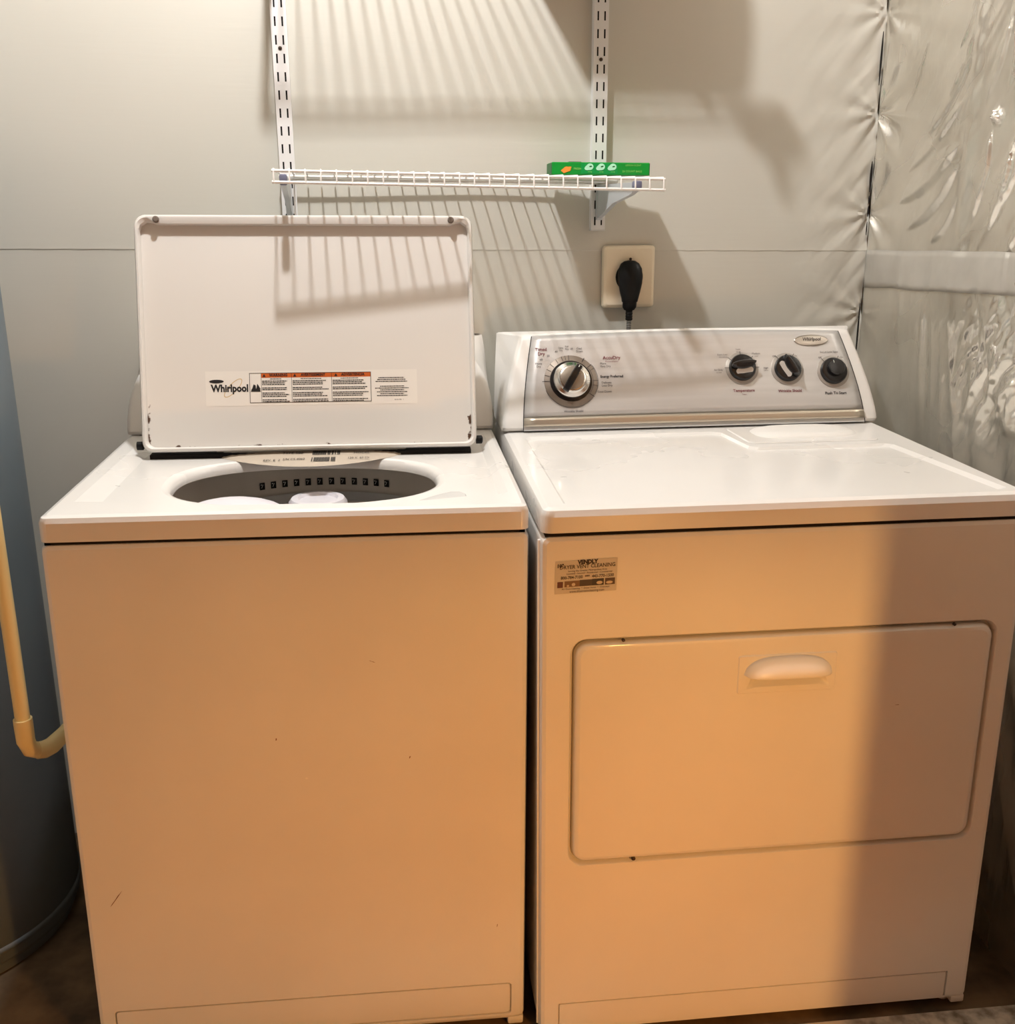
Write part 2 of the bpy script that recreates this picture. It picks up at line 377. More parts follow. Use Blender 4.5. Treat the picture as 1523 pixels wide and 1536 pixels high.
# narrow dark openings where the two facings do not quite meet
for (z0, z1, wd) in ((1.560, 1.662, .0018), (1.350, 1.412, .0026), (1.326, 1.343, .0016), (1.300, 1.322, .0016), (1.262, 1.290, .0010), (1.00, 1.12, .0016)):
    bm = bmesh.new(); pts = []
    for k in range(9):
        z = z0+(z1-z0)*k/8; ww = wd*sin(pi*(k+.4)/8.8); pts.append((z, ww))
    for (z, ww), (z2, w2) in zip(pts, pts[1:]): quad(bm, [(RX-.010-ww, WY-.008, z), (RX-.010+ww, WY-.008-.002, z), (RX-.010+w2, WY-.010, z2), (RX-.010-w2, WY-.008, z2)])
    link('corner_gap', bm, 'dark_gap', wall_back, 0)
bm = bmesh.new(); box(bm, LX-.1, LX, FY, WY, 0, H); struct(link('wall_left', bm, 'vinyl', smooth=0))
# unseen wall stub added right of the view to shade the dryer's right side
bm = bmesh.new(); box(bm, 1.13, RX+.06, -.70, -.60, 0, H); struct(link('wall_shade_stub', bm, 'hall', smooth=0))
bm = bmesh.new(); box(bm, LX-.2, 2.5, -4.3, -4.2, 0, H); box(bm, LX-.2, LX-.1, -4.2, FY, 0, H); box(bm, 2.4, 2.5, -4.2, FY, 0, H); box(bm, RX+.2, 2.5, FY, FY+.1, 0, H)
struct(link('wall_hall', bm, 'hall', smooth=0))

# ------------------------------------------------------------------ appliance shells
def shell(bm, W, zt, depth, y0, inner, ci, r=.007, zb=.018, x0=0):
    """front plate + rounded perimeter + sides of a cabinet; inner = rings around an opening/emboss, list of (poly,h)"""
    pass
def front_map(y0): return lambda u, v, h: Vector((u, y0+h, v))

# ============================ WASHER ============================
washer = thing('washing_machine', 'white top-loading washing machine with its lid standing open, left of the dryer', 'washing machine')
washer.rotation_euler = (0, .0098, 0); washer.location = (-.0078, 0, .0045)
WW, WZ = .686, .8743
bm = bmesh.new()
kick_o = rrect(.026, .664, .030, .092, .006); kick_i = rrect(.0290, .6610, .0330, .0890, .005); kick_g = rrect(.0287, .6613, .0325, .0893, .005); kick_h = rrect(.0265, .6635, .0303, .0915, .006)
def inset(x0, x1, z0, z1, d, r): return rrect(x0+d, x1-d, z0+d, z1-d, r)
rim = inset(0, WW, .018, WZ, .008, .006); r1 = inset(0, WW, .018, WZ, .0025, .010); r2 = inset(0, WW, .018, WZ, 0, .011)
star(bm, (.345, .06), [(kick_i, .0008), (kick_g, .0060), (kick_h, .0060), (kick_o, .0), (rim, 0), (r1, .0022), (r2, .009), (r2, .63)], front_map(0), cap_in=True, cap_out=True)
bmesh.ops.delete(bm, geom=[f for f in bm.faces if all(v.co.z > WZ-.001 for v in f.verts) and f.calc_center_median().y > .1], context='FACES')
link('cabinet', bm, 'enamel_front', washer, 40)
for x in (.02, .664, .03, .655):
    y = .012 if x in (.02, .664) else .60
    bm = bmesh.new()
    if y < .1: box(bm, *((.0015, .028) if x < .3 else (WW-.028, WW-.0015)), .0012, .03, .007, .0225, bev=.003)
    cyl_ring(bm, (x, y+.02, -.001), (0, 0, 1), (1, 0, 0), [(.012, 0), (.012, .008), (.006, .01), (.006, .03)], n=16)
    link('foot', bm, 'enamel_front' if y < .1 else 'black_matt', washer)
# dark seam between cabinet and top
bm = bmesh.new(); [box(bm, *q, WZ-.002, .8775) for q in ((.006, WW-.006, .004, .012), (.006, .014, .004, .62), (WW-.014, WW-.006, .004, .62))]; link('seam', bm, 'dark_gap', washer, 0)
# top deck
def superell(cx, cy, a, bf, bb, nf, s=1, N=96):
    out = []
    for k in range(N):
        t_ = 2*pi*k/N; c_, s_ = cos(t_), sin(t_); b0 = bb if s_ > 0 else bf
        out.append((cx+a*s*(abs(c_)**(2/nf))*(1 if c_ >= 0 else -1), cy+b0*s*(abs(s_)**(2/nf))*(1 if s_ >= 0 else -1)))
    return out
OC = (.352, .215)
def opn(s): return superell(OC[0], OC[1], .218, .152, .150, 2.45, s)
well_o = [(.030, .078), (.10, .070), (.17, .050), (.25, .040), (.45, .034), (.54, .040), (.60, .056), (.645, .060), (.662, .075), (.663, .48), (.655, .492), (.045, .492), (.036, .48)]
well_i = [(.062, .086), (.12, .078), (.19, .052), (.27, .046), (.44, .040), (.53, .047), (.59, .063), (.640, .068), (.650, .082), (.651, .47), (.645, .48), (.072, .48), (.064, .47)]
ZT = .9145
o_in = inset(0, WW, 0, .655, .010, .006); o1 = inset(0, WW, 0, .655, .003, .010); o2 = inset(0, WW, 0, .655, 0, .012); o3 = inset(0, WW, 0, .655, .004, .012)
a1, a2, a3, a4, a5 = opn(.955), opn(.955), opn(.965), opn(.985), opn(1.02)
bm = bmesh.new()
star(bm, OC, [(a1, .8880), (a2, .8935), (a3, .8995), (a4, .9040), (a5, .9058), (well_i, .9058), (well_o, ZT), (o_in, ZT), (o1, ZT-.003), (o2, ZT-.010), (o2, .8775), (o3, .8765)],
     lambda u, v, h: Vector((u, v, h)), N=160)
link('top_deck', bm, 'enamel', washer, 35)
# rear apron with the serial label; tan colour stands in for the lid's reflection
bm = bmesh.new(); N = 24; fr, bkk = [], []
for k in range(N+1):
    t_ = k/N; x = .185+(.515-.185)*t_
    fr.append(bm.verts.new((x, .392-.092*sin(pi*t_)**.75, .9062))); bkk.append(bm.verts.new((x, .394, .9150)))
for k in range(N): bm.faces.new((fr[k], fr[k+1], bkk[k+1], bkk[k]))
ap = link('rear_apron', bm, 'apron_reflection', washer, 60)
bm = bmesh.new()
mpa = lambda a, b_: Vector((a, b_, .9075+max(0, (b_-.31))*.085+.0008))
for row_y, bars in ((.372, ((.352, .400, 26),)), (.336, ((.352, .395, 22),))):
    for (xa, xb, nb) in bars:
        for k in range(nb):
            if random.random() < .72: flat_rect(bm, mpa, xa+(xb-xa)*k/nb, xa+(xb-xa)*(k+.75)/nb, row_y-.012, row_y+.010)
text_into(bm, 'TYPE 580', .018, lambda a, b_: mpa(.318+a, .372+b_), xscale=.5)
text_into(bm, 'S/N CS 4062', .016, lambda a, b_: mpa(.322+a, .338+b_), xscale=.45)
text_into(bm, 'REV. B  2', .015, lambda a, b_: mpa(.285+a, .334+b_), xscale=.5)
text_into(bm, '120 V  60 Hz', .014, lambda a, b_: mpa(.432+a, .340+b_), xscale=.5)
text_into(bm, 'MODEL', .014, lambda a, b_: mpa(.437+a, .368+b_), xscale=.6)
link('serial_print', bm, 'ink_black', ap, 0)
# bleach cup: flat plate whose grey stands in for the shaded recess
bm = bmesh.new()
cup = [(.528, .066), (.560, .063), (.592, .066), (.600, .076), (.600, .098), (.592, .112), (.578, .112), (.560, .098), (.545, .084)]
cc = (.575, .086); sc = lambda s: [(cc[0]+(x-cc[0])*s, cc[1]+(y-cc[1])*s) for x, y in cup]
c1, c2, c3 = sc(.8), sc(.97), sc(1.03)
star(bm, cc, [(c1, .9061), (c2, .9073), (c3, .9059)], lambda u, v, h: Vector((u, v, h)), N=32, cap_in=True)
link('bleach_dispenser', bm, M['grey_white'], washer)
# tub
TC = (.362, .285)
bm = bmesh.new(); N = 64
prof = [(.272, .8845), (.262, .884), (.255, .876), (.250, .866), (.250, .852), (.246, .846), (.246, .60), (.24, .58), (.02, .575)]
cyl_ring(bm, (TC[0], TC[1], 0), (0, 0, 1), (1, 0, 0), prof, n=64, cap0=False)
basket = link('wash_basket', bm, 'tub', washer, 50)
bm = bmesh.new(); cyl_ring(bm, (TC[0], TC[1], 0), (0, 0, 1), (1, 0, 0), [(.2455, .782), (.2455, .798), (.241, .802), (.2405, .786), (.2455, .782)], n=64, cap0=False, cap1=False)
link('balance_ring', bm, 'grey_white', basket, 50)
for k in range(12):
    a = pi/2+.496-k*(.992/11)
    bm = bmesh.new(); R_ = .2435
    P = lambda da, z, rr=0: Vector((TC[0]+(R_-rr)*cos(a+da), TC[1]+(R_-rr)*sin(a+da), z))
    for (z0, z1, r0) in ((.8405, .851, 0),):
        quad(bm, [P(-.021, .8150), P(.021, .8150), P(.021, .8285), P(-.021, .8285)])
    o = link('drain_slot', bm, 'black_matt', basket, 0)
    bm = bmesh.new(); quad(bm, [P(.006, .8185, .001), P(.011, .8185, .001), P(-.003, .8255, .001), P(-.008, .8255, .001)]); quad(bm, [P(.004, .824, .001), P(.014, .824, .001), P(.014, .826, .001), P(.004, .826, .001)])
    # light glints on each slot, painted as pale bars
    link('slot_glint', bm, 'grey_white', basket, 0)
bm = bmesh.new(); cyl_ring(bm, (TC[0]+.002, TC[1]-.005, 0), (0, 0, 1), (1, 0, 0), [(.12, .58), (.07, .62), (.052, .70), (.050, .835), (.049, .850), (.044, .857), (.034, .8575), (.031, .853), (.012, .851)], n=40)
ag = link('agitator', bm, 'tub_white', basket, 40)
for k in range(4):
    a = pi*1.18+k*pi/2; bm = bmesh.new(); r_ = []
    for j in range(9):
        s = j/8; rr = .04+.12*s; z = .79-.0*s-.20*s**3
        r_.append((rr, z))
    top = []; 
    for side in (-1, 1):
        top.append([bm.verts.new((TC[0]+rr*cos(a)-side*.012*sin(a)*(1+s_*2.2), TC[1]+rr*sin(a)+side*.012*cos(a)*(1+s_*2.2), z)) for s_, (rr, z) in zip([j/8 for j in range(9)], r_)])
    for j in range(8): bm.faces.new((top[0][j], top[0][j+1], top[1][j+1], top[1][j]))
    o = link('agitator_vane', bm, 'tub_white', ag, 50); md = o.modifiers.new('s', 'SOLIDIFY'); md.thickness = .02; md.offset = -1
bm = bmesh.new(); bmesh.ops.create_uvsphere(bm, u_segments=28, v_segments=14, radius=1)
for v in bm.verts: v.co = Vector((.238+v.co.x*.085, .195+v.co.y*.055, .852+v.co.z*.030))
link('softener_dome', bm, 'tub_white', basket, 60)

# lid
lid = bpy.data.objects.new('lid', None); COL.objects.link(lid); lid.parent = washer; lid.empty_display_size = .05
LH = .4035; LA = math.atan2(.092, .392)
LU = Vector((0, sin(LA), cos(LA))); LN = Vector((0, -cos(LA), sin(LA)))
LO = Vector((.0, .368, .9205))
def lmap(u, v, h=0): return LO+Vector((u, 0, 0))+LU*v+LN*h
L0, L1 = .064, .640
out_ = rrect(L0, L1, 0, LH, .019, 6); mid_ = rrect(L0+.002, L1-.002, .002, LH-.002, .018, 6); cr1 = rrect(L0+.0055, L1-.0055, .0055, LH-.0055, .014, 6)
def lid_inner(d, dt):
    p = []
    x0, x1, y0, y1 = L0+d, L1-d, d, LH-dt
    for (cx, cy, a0) in ((x1-.014, y0+.014, -pi/2),):
        for k in range(7): p.append((cx+.014*cos(a0+pi/2*k/6), cy+.014*sin(a0+pi/2*k/6)))
    yc = LH-d-.003
    p += [(x1, yc-.016), (x1-.003, yc-.006), (x1-.012, yc), (x1-.020, yc-.001), (x1-.030, y1), (x1-.05, y1)]
    p += [(x0+.05, y1), (x0+.030, y1), (x0+.020, yc-.001), (x0+.012, yc), (x0+.003, yc-.006), (x0, yc-.016)]
    for k in range(7): a = pi+pi/2*k/6; p.append((x0+.014+.014*cos(a), y0+.014+.014*sin(a)))
    return p
in1, in2 = lid_inner(.0075, .0150), lid_inner(.0085, .0160)
LC = ((L0+L1)/2, LH/2)
bm = bmesh.new()
star(bm, LC, [(in2, -.0140), (in1, -.003), (cr1, 0), (mid_, -.001), (out_, -.005), (out_, -.022), (mid_, -.024)], lambda u, v, h: lmap(u, v, h), N=64, cap_out=True)
link('lid_rim', bm, 'lid_enamel', lid, 40)
bm = bmesh.new(); quadp = lid_inner(.0086, .0161)
star(bm, LC, [(lid_inner(.12, .12), -.0142), (quadp, -.0142)], lambda u, v, h: lmap(u, v, h), N=64, cap_in=True)
lp = link('lid_panel', bm, 'lid_panel', lid, 40)
for u in (L0+.0375, L1-.0375):
    bm = bmesh.new(); cyl_ring(bm, lmap(u, LH-.0085, 0), LN, (1, 0, 0), [(.0055, -.012), (.0055, .002), (.004, .0035)], n=20)
    link('bumper', bm, mat('bumper_rubber', srgb(110, 98, 88), .6), lid)
for u, s in ((L0-.006, -1), (L1+.006, 1)):
    bm = bmesh.new(); cyl_ring(bm, lmap(u-.006, .012, -.020), (1, 0, 0), (0, 0, 1), [(.0075, 0), (.0075, .010), (.004, .012)], n=20)
    link('hinge', bm, 'black_matt', lid)
bm = bmesh.new(); box(bm, L0+.01, L1-.01, .378, .40, .905, .9130); link('lid_shadow_bar', bm, 'dark_gap', washer, 0)  # dark bar put in for the shadow line under the lid
# printed strip on the lid (plane coordinates u along x, v up the lid)
pm = lambda u, v: lmap(u, v, -.0140)
pi_ = lambda u, v: lmap(u, v, -.0137)
ps = lambda u, v: lmap(u, v, -.0139)
VC = .108
bm = bmesh.new(); flat_rect(bm, pm, .172, .537, VC-.030, VC+.030)
stk = link('printed_strip', bm, 'sticker', lid, 0)
def rect_outline(bm, mp, a0, a1, b0, b1, t_):
    flat_rect(bm, mp, a0, a1, b0, b0+t_); flat_rect(bm, mp, a0, a1, b1-t_, b1); flat_rect(bm, mp, a0, a0+t_, b0, b1); flat_rect(bm, mp, a1-t_, a1, b0, b1)
bm = bmesh.new()
def at(mp, u, v): return lambda a, b_: mp(u+a, v+b_)
text_into(bm, 'Whirlpool', .0175, at(pi_, .213, VC+.000), bold=.0007, xscale=.86)
# little dark oval above the W
N = 24; cen = bm.verts.new(pi_(.1905, VC+.0125)); rg = [bm.verts.new(pi_(.1905+.0125*cos(2*pi*k/N), VC+.0125+.0032*sin(2*pi*k/N))) for k in range(N)]
for k in range(N): bm.faces.new((cen, rg[k], rg[(k+1) % N]))
B0, B1, b0, b1 = .2465, .4565, VC-.0255, VC+.0265
rect_outline(bm, pi_, B0, B1, b0, b1, .0009)
cols = [.2665, .3185, .3875]
for c_ in cols: flat_rect(bm, pi_, c_, c_+.0006, b0, b1)
# small pictogram: two dark shapes over a wavy base
quad(bm, [pi_(.2485, VC-.006), pi_(.2655, VC-.006), pi_(.2640, VC-.001), pi_(.2500, VC-.001)])
quad(bm, [pi_(.2505, VC-.002), pi_(.2575, VC-.002), pi_(.2570, VC+.005), pi_(.2535, VC+.007)])
quad(bm, [pi_(.2575, VC-.002), pi_(.2655, VC-.002), pi_(.2625, VC+.004), pi_(.2600, VC+.008)])
def lines(bm, mp, a0, a1, top, rows, lh, th, brk=(3, 6), frac=(.75, 1), seed=1, center=False):
    rnd = random.Random(seed)
    for i in range(rows):
        if i in brk: continue
        y = top-i*lh; L = (a1-a0)*rnd.uniform(*frac); x = a0+((a1-a0)-L)/2 if center else a0; xe = x+L
        while x < xe:
            wl = rnd.uniform(.0016, .0052); flat_rect(bm, mp, x, min(x+wl, xe), y-th, y); x += wl+.0007
xb = [(.2682, .3170), (.3205, .3860), (.3895, .4550)]
for i, (xa, xc) in enumerate(xb):
    lines(bm, pi_, xa+.014, xc-.014, VC+.0165, 1, .003, .0012, brk=(), seed=5+i)
    lines(bm, pi_, xa, xc, VC+.0130, 13, .00295, .0016, brk=(3, 6, 10), frac=(.78, .98), seed=11+i)
lines(bm, pi_, .4640, .5200, VC+.0165, 3, .0033, .0015, brk=(), frac=(.8, 1), seed=31, center=True)
lines(bm, pi_, .4620, .5240, VC+.0015, 6, .0033, .0015, brk=(), frac=(.65, 1), seed=32, center=True)
text_into(bm, '8318179B   1', .0030, at(pi_, .505, VC-.023))
for i, (s, x0_, x1_) in enumerate((('WARNING', .2682, .3185), ('AVERTISSEMENT', .319, .3870), ('ADVERTENCIA', .388, .4560))):
    mid = (x0_+x1_)/2
    text_into(bm, '\u25B2' if False else s, .0066 if i == 0 else .0062, at(lambda u, v: lmap(u, v, -.0133), mid+.003, b1-.0042), bold=.0002, xscale=.98 if i != 1 else .92)
    xx = mid-(.0215 if i == 0 else .0285 if i == 1 else .0265); f = lambda u, v: lmap(u, v, -.0133)
    bm.faces.new([bm.verts.new(f(xx-.0028, b1-.0068)), bm.verts.new(f(xx+.0028, b1-.0068)), bm.verts.new(f(xx, b1-.0020))])
link('black_print', bm, 'ink_black', lid, 0)
bm = bmesh.new(); flat_rect(bm, ps, cols[0]+.0006, B1-.0009, b1-.0085, b1-.0009); link('orange_band', bm, 'ink_orange', lid, 0)
bm = bmesh.new(); N = 40; ra, rb = [], []
for k in range(N):
    t_ = 2*pi*k/N; a, b_ = .0215*cos(t_), .0075*sin(t_); th = .80
    ra.append(bm.verts.new(ps(.2185+a*cos(th)-b_*sin(th), VC+.001+a*sin(th)+b_*cos(th)))); a, b_ = .0200*cos(t_), .0063*sin(t_)
    rb.append(bm.verts.new(ps(.2185+a*cos(th)-b_*sin(th), VC+.001+a*sin(th)+b_*cos(th))))
skin(bm, [ra, rb]); link('gold_swirl', bm, 'ink_gold', lid, 0)

# ---- consoles
def console_y(z, zb, hgt, y0, rec=.085): s = max(0., (z-zb)/hgt); return y0+rec*s**1.15
def console_body(bm, x0, x1, y0, yb, zb, hgt, tl=.042, tr=.038, rec=.085, arch=.008, ex=1.5):
    rings = []; NS = 22; NF = 24
    for i in range(NS+3):
        if i <= NS: s = i/NS; shrink = 0
        else: s = 1+(.012 if i == NS+1 else .018); shrink = .004 if i == NS+1 else .012
        s0 = min(s, 1); t0 = tl*s0**ex; t1 = tr*s0**ex
        if i == 0: y_add = .010
        elif i == 1: y_add = .001
        else: y_add = 0
        xa, xb_ = x0+t0+shrink, x1-t1-shrink; yf_ = y0+rec*s0**1.15+y_add+shrink; ybk = yb-shrink
        r_ = .010; pts = [(xb_+t1*.75*s0, ybk), ]
        pts = [(x1-t1*.15-shrink, ybk), (x0+t0*.15+shrink, ybk)]
        pts = [(x0+t0*.15+shrink, ybk)]
        for k in range(5): a = pi+pi/2*k/4; pts.append((xa+r_+r_*cos(a), yf_+r_+r_*sin(a)))
        for k in range(1, NF): pts.append((xa+r_+(xb_-xa-2*r_)*k/NF, yf_))
        for k in range(5): a = -pi/2+pi/2*k/4; pts.append((xb_-r_+r_*cos(a), yf_+r_+r_*sin(a)))
        pts.append((x1-t1*.15-shrink, ybk))
        ring = []
        for (x, y) in pts:
            u = 2*(x-x0)/(x1-x0)-1; ring.append(bm.verts.new((x, y, zb+hgt*s+arch*(1-u*u)*s0)))
        rings.append(ring)
    skin(bm, rings, True, True)
bm = bmesh.new(); console_body(bm, 0, WW, .531, .672, .9155, .165, tl=.085, tr=.075, ex=3.2)
link('console', bm, 'plastic', washer, 35)
bm = bmesh.new()
wy = lambda z: console_y(z, .9155, .165, .531)-.0012
N = 10; rows = [[bm.verts.new((x, wy(.935+.13*j/N), .935+.13*j/N)) for x in (.06+.02*j/N, WW-.06-.02*j/N)] for j in range(N+1)]
for a, b_ in zip(rows, rows[1:]): bm.faces.new((a[0], a[1], b_[1], b_[0]))
link('console_face', bm, 'silver', washer, 60)

# front paint flaws of the washer
def mark(parent, name, x, z, L, wd, ang, m_, y=-.0004):
    bm = bmesh.new(); d = Vector((cos(ang), 0, sin(ang))); nn = Vector((-sin(ang), 0, cos(ang))); c = Vector((x, y, z)); pts = []
    for k in range(7):
        s = -1+2*k/6; ww = wd*(1-abs(s)**2*.8); pts.append((c+d*L*s+nn*(ww+.0003*sin(k*2)), c+d*L*s-nn*ww))
    for (a, b_), (a2_, b2_) in zip(pts, pts[1:]): quad(bm, [a, b_, b2_, a2_])
    return link(name, bm, m_, parent, 0)
M['scratch'] = mat('scratch', srgb(120, 70, 40), .6); M['chip'] = mat('chip', srgb(240, 236, 230), .5)
mark(washer, 'scratch', .049, .300, .017, .0006, .95, 'scratch')
mark(washer, 'scratch', .306, .559, .0022, .0008, 1.4, 'scratch'); mark(washer, 'scratch', .505, .518, .0022, .0008, 1.2, 'scratch')
mark(washer, 'scratch', .453, .679, .005, .0003, -.4, 'scratch'); mark(washer, 'scratch', .640, .205, .003, .0005, 1.4, 'scratch')
mark(washer, 'paint_chip', .348, .491, .002, .0014, 0, 'chip')

# ============================ DRYER ============================
DX, DY, DWd = .6984, -.0417, .738
dryer = thing('clothes_dryer', 'white front-loading clothes dryer with silver control console, right of the washer', 'dryer', (DX, DY, 0))
# local coordinates: x 0..DWd, y 0 front
DZ = .8762
door_o = rrect(.0445, .7065, .334, .7155, .024, 6); door_g = rrect(.0470, .7035, .337, .7130, .022, 6)
kick2_o = rrect(.030, .700, .022, .076, .003); kick2_i = rrect(.0330, .6970, .0250, .0732, .003); kick2_g = rrect(.0327, .6973, .0246, .0735, .003); kick2_h = rrect(.0305, .6995, .0225, .0756, .003)
bm = bmesh.new()
sill = .12
flat_u = [(.008, sill), (DWd-.008, sill)] + rrect(.008, DWd-.008, .3, DZ-.008, .006)[6:18]
flat_l = rrect(.008, DWd-.008, .026, .3, .006)
flat_l = [p for p in flat_l if p[1] < .2]; flat_l = flat_l[:6]+[(DWd-.008, sill), (.008, sill)]+flat_l[6:]
dc = (.375, .52)
star(bm, dc, [(rrect(.0470, .7035, .337, .7130, .022, 6), .014), (door_g, .013), (door_o, .0015), (rrect(.043, .708, .3325, .717, .0255, 6), 0), (flat_u, 0)], front_map(0), cap_in=True)
star(bm, (.36, .05), [(kick2_i, .0008), (kick2_g, .0050), (kick2_h, .0050), (kick2_o, 0), (flat_l, 0)], front_map(0), cap_in=True)
rimD = rrect(.008, DWd-.008, .026, DZ-.008, .006)
star(bm, (.36, .45), [(rimD, 0), (rrect(.0025, DWd-.0025, .0205, DZ-.0025, .010), .0022), (rrect(0, DWd, .018, DZ, .011), .009), (rrect(0, DWd, .018, DZ, .011), .64)], front_map(0), cap_out=True)
link('cabinet', bm, 'enamel_front', dryer, 40)
# folded side-panel lip seen in the gap
bm = bmesh.new(); box(bm, -.0035, .0015, .012, .018, .03, .868, bev=.0012); link('side_lip', bm, 'enamel', dryer)
for x in (.02, .712, .03, .70):
    y = .012 if x in (.02, .712) else .60
    bm = bmesh.new()
    if y < .1: box(bm, *((.0015, .026) if x < .3 else (DWd-.026, DWd-.0015)), .0012, .03, .008, .0235, bev=.003)
    cyl_ring(bm, (x, y+.02, 0), (0, 0, 1), (1, 0, 0), [(.012, 0), (.012, .009), (.006, .011), (.006, .03)], n=16)
    link('foot', bm, 'enamel_front' if y < .1 else 'black_matt', dryer)
bm = bmesh.new(); box(bm, .006, DWd-.006, .004, .63, DZ-.002, .879); link('seam', bm, 'dark_gap', dryer, 0)
# door
door = bpy.data.objects.new('door', None); COL.objects.link(door); door.parent = dryer; door.empty_display_size = .05
bm = bmesh.new()
hx0, hx1, hz0, hz1 = .2985, .4525, .6155, .6785
hp = rrect(hx0, hx1, hz0, hz1, .004, 4); hp2 = rrect(hx0+.0015, hx1-.0015, hz0+.0015, hz1-.0015, .003, 4)
dr = lambda d, r_: rrect(.0505+d, .7005-d, .3405+d, .7095-d, r_, 6)
pk = [(.322, .6480), (.431, .6480), (.4435, .6225), (.312, .6225)]; pd = [(.330, .6455), (.423, .6455), (.430, .6260), (.325, .6260)]
star(bm, (.3765, .636), [(pd, .0105), (pk, -.0048), (hp2, -.0048), (hp, -.0030), (dr(.009, .013), -.0030), (dr(.004, .018), -.0018), (dr(.0010, .0205), .0015), (dr(0, .021), .006), (dr(0, .021), .0125)], front_map(0), cap_in=True)
for v in bm.verts:
    if abs(v.co.y-.0105) < 1e-5: v.co.y = -.0040+(v.co.z-.626)/.0195*.0165
dp = link('door_panel', bm, 'enamel_front', door, 40)
# handle: bulging hood over a finger pocket
bm = bmesh.new(); gx0, gx1, gz0, gz1 = .309, .4435, .6475, .6755; NU, NV = 40, 12; rows = []
for j in range(NV+1):
    v = j/NV; row = []
    for i in range(NU+1):
        u = -1+2*i/NU
        zt_ = gz0+(gz1-gz0)*(1-abs(u)**3.2)**.55
        z = gz0+(zt_-gz0)*v
        prot = .022*(1-abs(u)**5)**.5*(1-v**2.2)**.6
        row.append(bm.verts.new(((gx0+gx1)/2+(gx1-gx0)/2*u, -.0040-prot, z)))
    rows.append(row)
for a, b_ in zip(rows, rows[1:]):
    for k in range(NU):
        bm.faces.new((a[k], a[k+1], b_[k+1], b_[k]))
hd = link('handle', bm, 'plastic', door, 50)
md = hd.modifiers.new('s', 'SOLIDIFY'); md.thickness = .0025; md.offset = 0
for (x, z, r_) in ((.1225, .712, .0025), (.636, .7115, .0025), (.148, .340, .0033)):
    bm = bmesh.new(); cyl_ring(bm, (x, -.0012, z), (0, -1, 0), (1, 0, 0), [(r_, -.003), (r_, .0005), (r_*.6, .0014)], n=12); link('screw', bm, 'screw', door)
mark(dryer, 'scratch', 1.255-DX, .583, .0035, .0004, 0, 'scratch', y=-.0035)
# dryer vent sticker
bm = bmesh.new()
sm = lambda a, b_: Vector((.0195+a*.0905+b_*.001, -.0006, .7885+b_*.050+a*.0025))
sm2 = lambda a, b_: sm(a, b_)+Vector((0, -.0004, 0)); sm3 = lambda a, b_: sm(a, b_)+Vector((0, -.0007, 0))
flat_rect(bm, sm, 0, 1, 0, 1); stc = link('service_sticker', bm, 'sticker_grey', dryer, 0)
bm = bmesh.new()
def stext(s, size, a, b_, bold=0, xs_=1): text_into(bm, s, size, lambda p, q: sm2(a+p/.0905, b_+q/.050), bold=bold, xscale=xs_)
stext('10"', .0075, .08, .85, .0003); stext('VENDLY', .0085, .52, .93, .0005, .9)
stext('DRYER VENT CLEANING', .0082, .52, .80, .0001, .9)
stext('Serving the Greater Metropolitan Area', .0040, .52, .68, 0, .9); stext('Licensed - Insured - Residential - Commercial', .0038, .55, .60, 0, .95)
stext('800-784-7100  ***  443-770-1500', .0066, .52, .48, .0001, .86)
stext('Air Duct Cleaning  *  Dryer Vents  *  Chimneys', .0038, .50, .14, 0, .95)
stext('www.dryerventcleaning.com', .0052, .52, .05, 0, .85)
link('sticker_print', bm, 'ink', stc, 0)
for (a0, a1, b0_, b1_, cc_) in ((.04, .13, .19, .37, srgb(84, 26, 24)), (.155, .40, .20, .38, srgb(110, 78, 52)), (.40, .60, .20, .39, srgb(52, 38, 38)), (.60, .79, .20, .40, srgb(24, 16, 28)), (.81, .97, .20, .40, srgb(66, 44, 38))):
    bm = bmesh.new(); flat_rect(bm, sm2, a0, a1, b0_, b1_); link('picture', bm, mat('sticker_picture', cc_, .5), stc, 0)
mpale = mat('sticker_pale', srgb(196, 180, 160), .5)
for (cx, cy, ra, rb_) in ((.72, .28, .05, .05), (.88, .27, .055, .045), (.30, .27, .03, .05), (.21, .24, .02, .03)):
    bm = bmesh.new(); N = 14; ring = [bm.verts.new(sm3(cx+ra*cos(2*pi*k/N), cy+rb_*sin(2*pi*k/N))) for k in range(N)]; bm.faces.new(ring)
    link('picture_highlight', bm, mpale, stc, 0)

# dryer top deck
DT = .9160
deck_y1 = .686
bm = bmesh.new()
wo = [(.045, .028), (.052, .020), (.70, .020), (.715, .030), (.715, .375), (.700, .385), (.655, .372), (.440, .345), (.425, .352), (.420, .470), (.405, .482), (.052, .482), (.040, .470)]
wo = [(.036, .030), (.044, .022), (.700, .022), (.712, .032), (.680, .338), (.668, .346), (.436, .346), (.422, .358), (.408, .476), (.392, .487), (.046, .487), (.036, .478)]
dcn = (.26, .22)
wi = [(dcn[0]+(x-dcn[0])*.978, dcn[1]+(y-dcn[1])*.965) for x, y in wo]
star(bm, dcn, [(wi, DT-.0045), (wo, DT), (inset(0, DWd, 0, deck_y1, .012, .006), DT), (inset(0, DWd, 0, deck_y1, .004, .012), DT-.0035), (inset(0, DWd, 0, deck_y1, 0, .014), DT-.012), (inset(0, DWd, 0, deck_y1, 0, .014), .8805), (inset(0, DWd, 0, deck_y1, .004, .014), .8790)],
     lambda u, v, h: Vector((u, v, h)), N=128, cap_in=True)
link('top_deck', bm, 'enamel', dryer, 35)
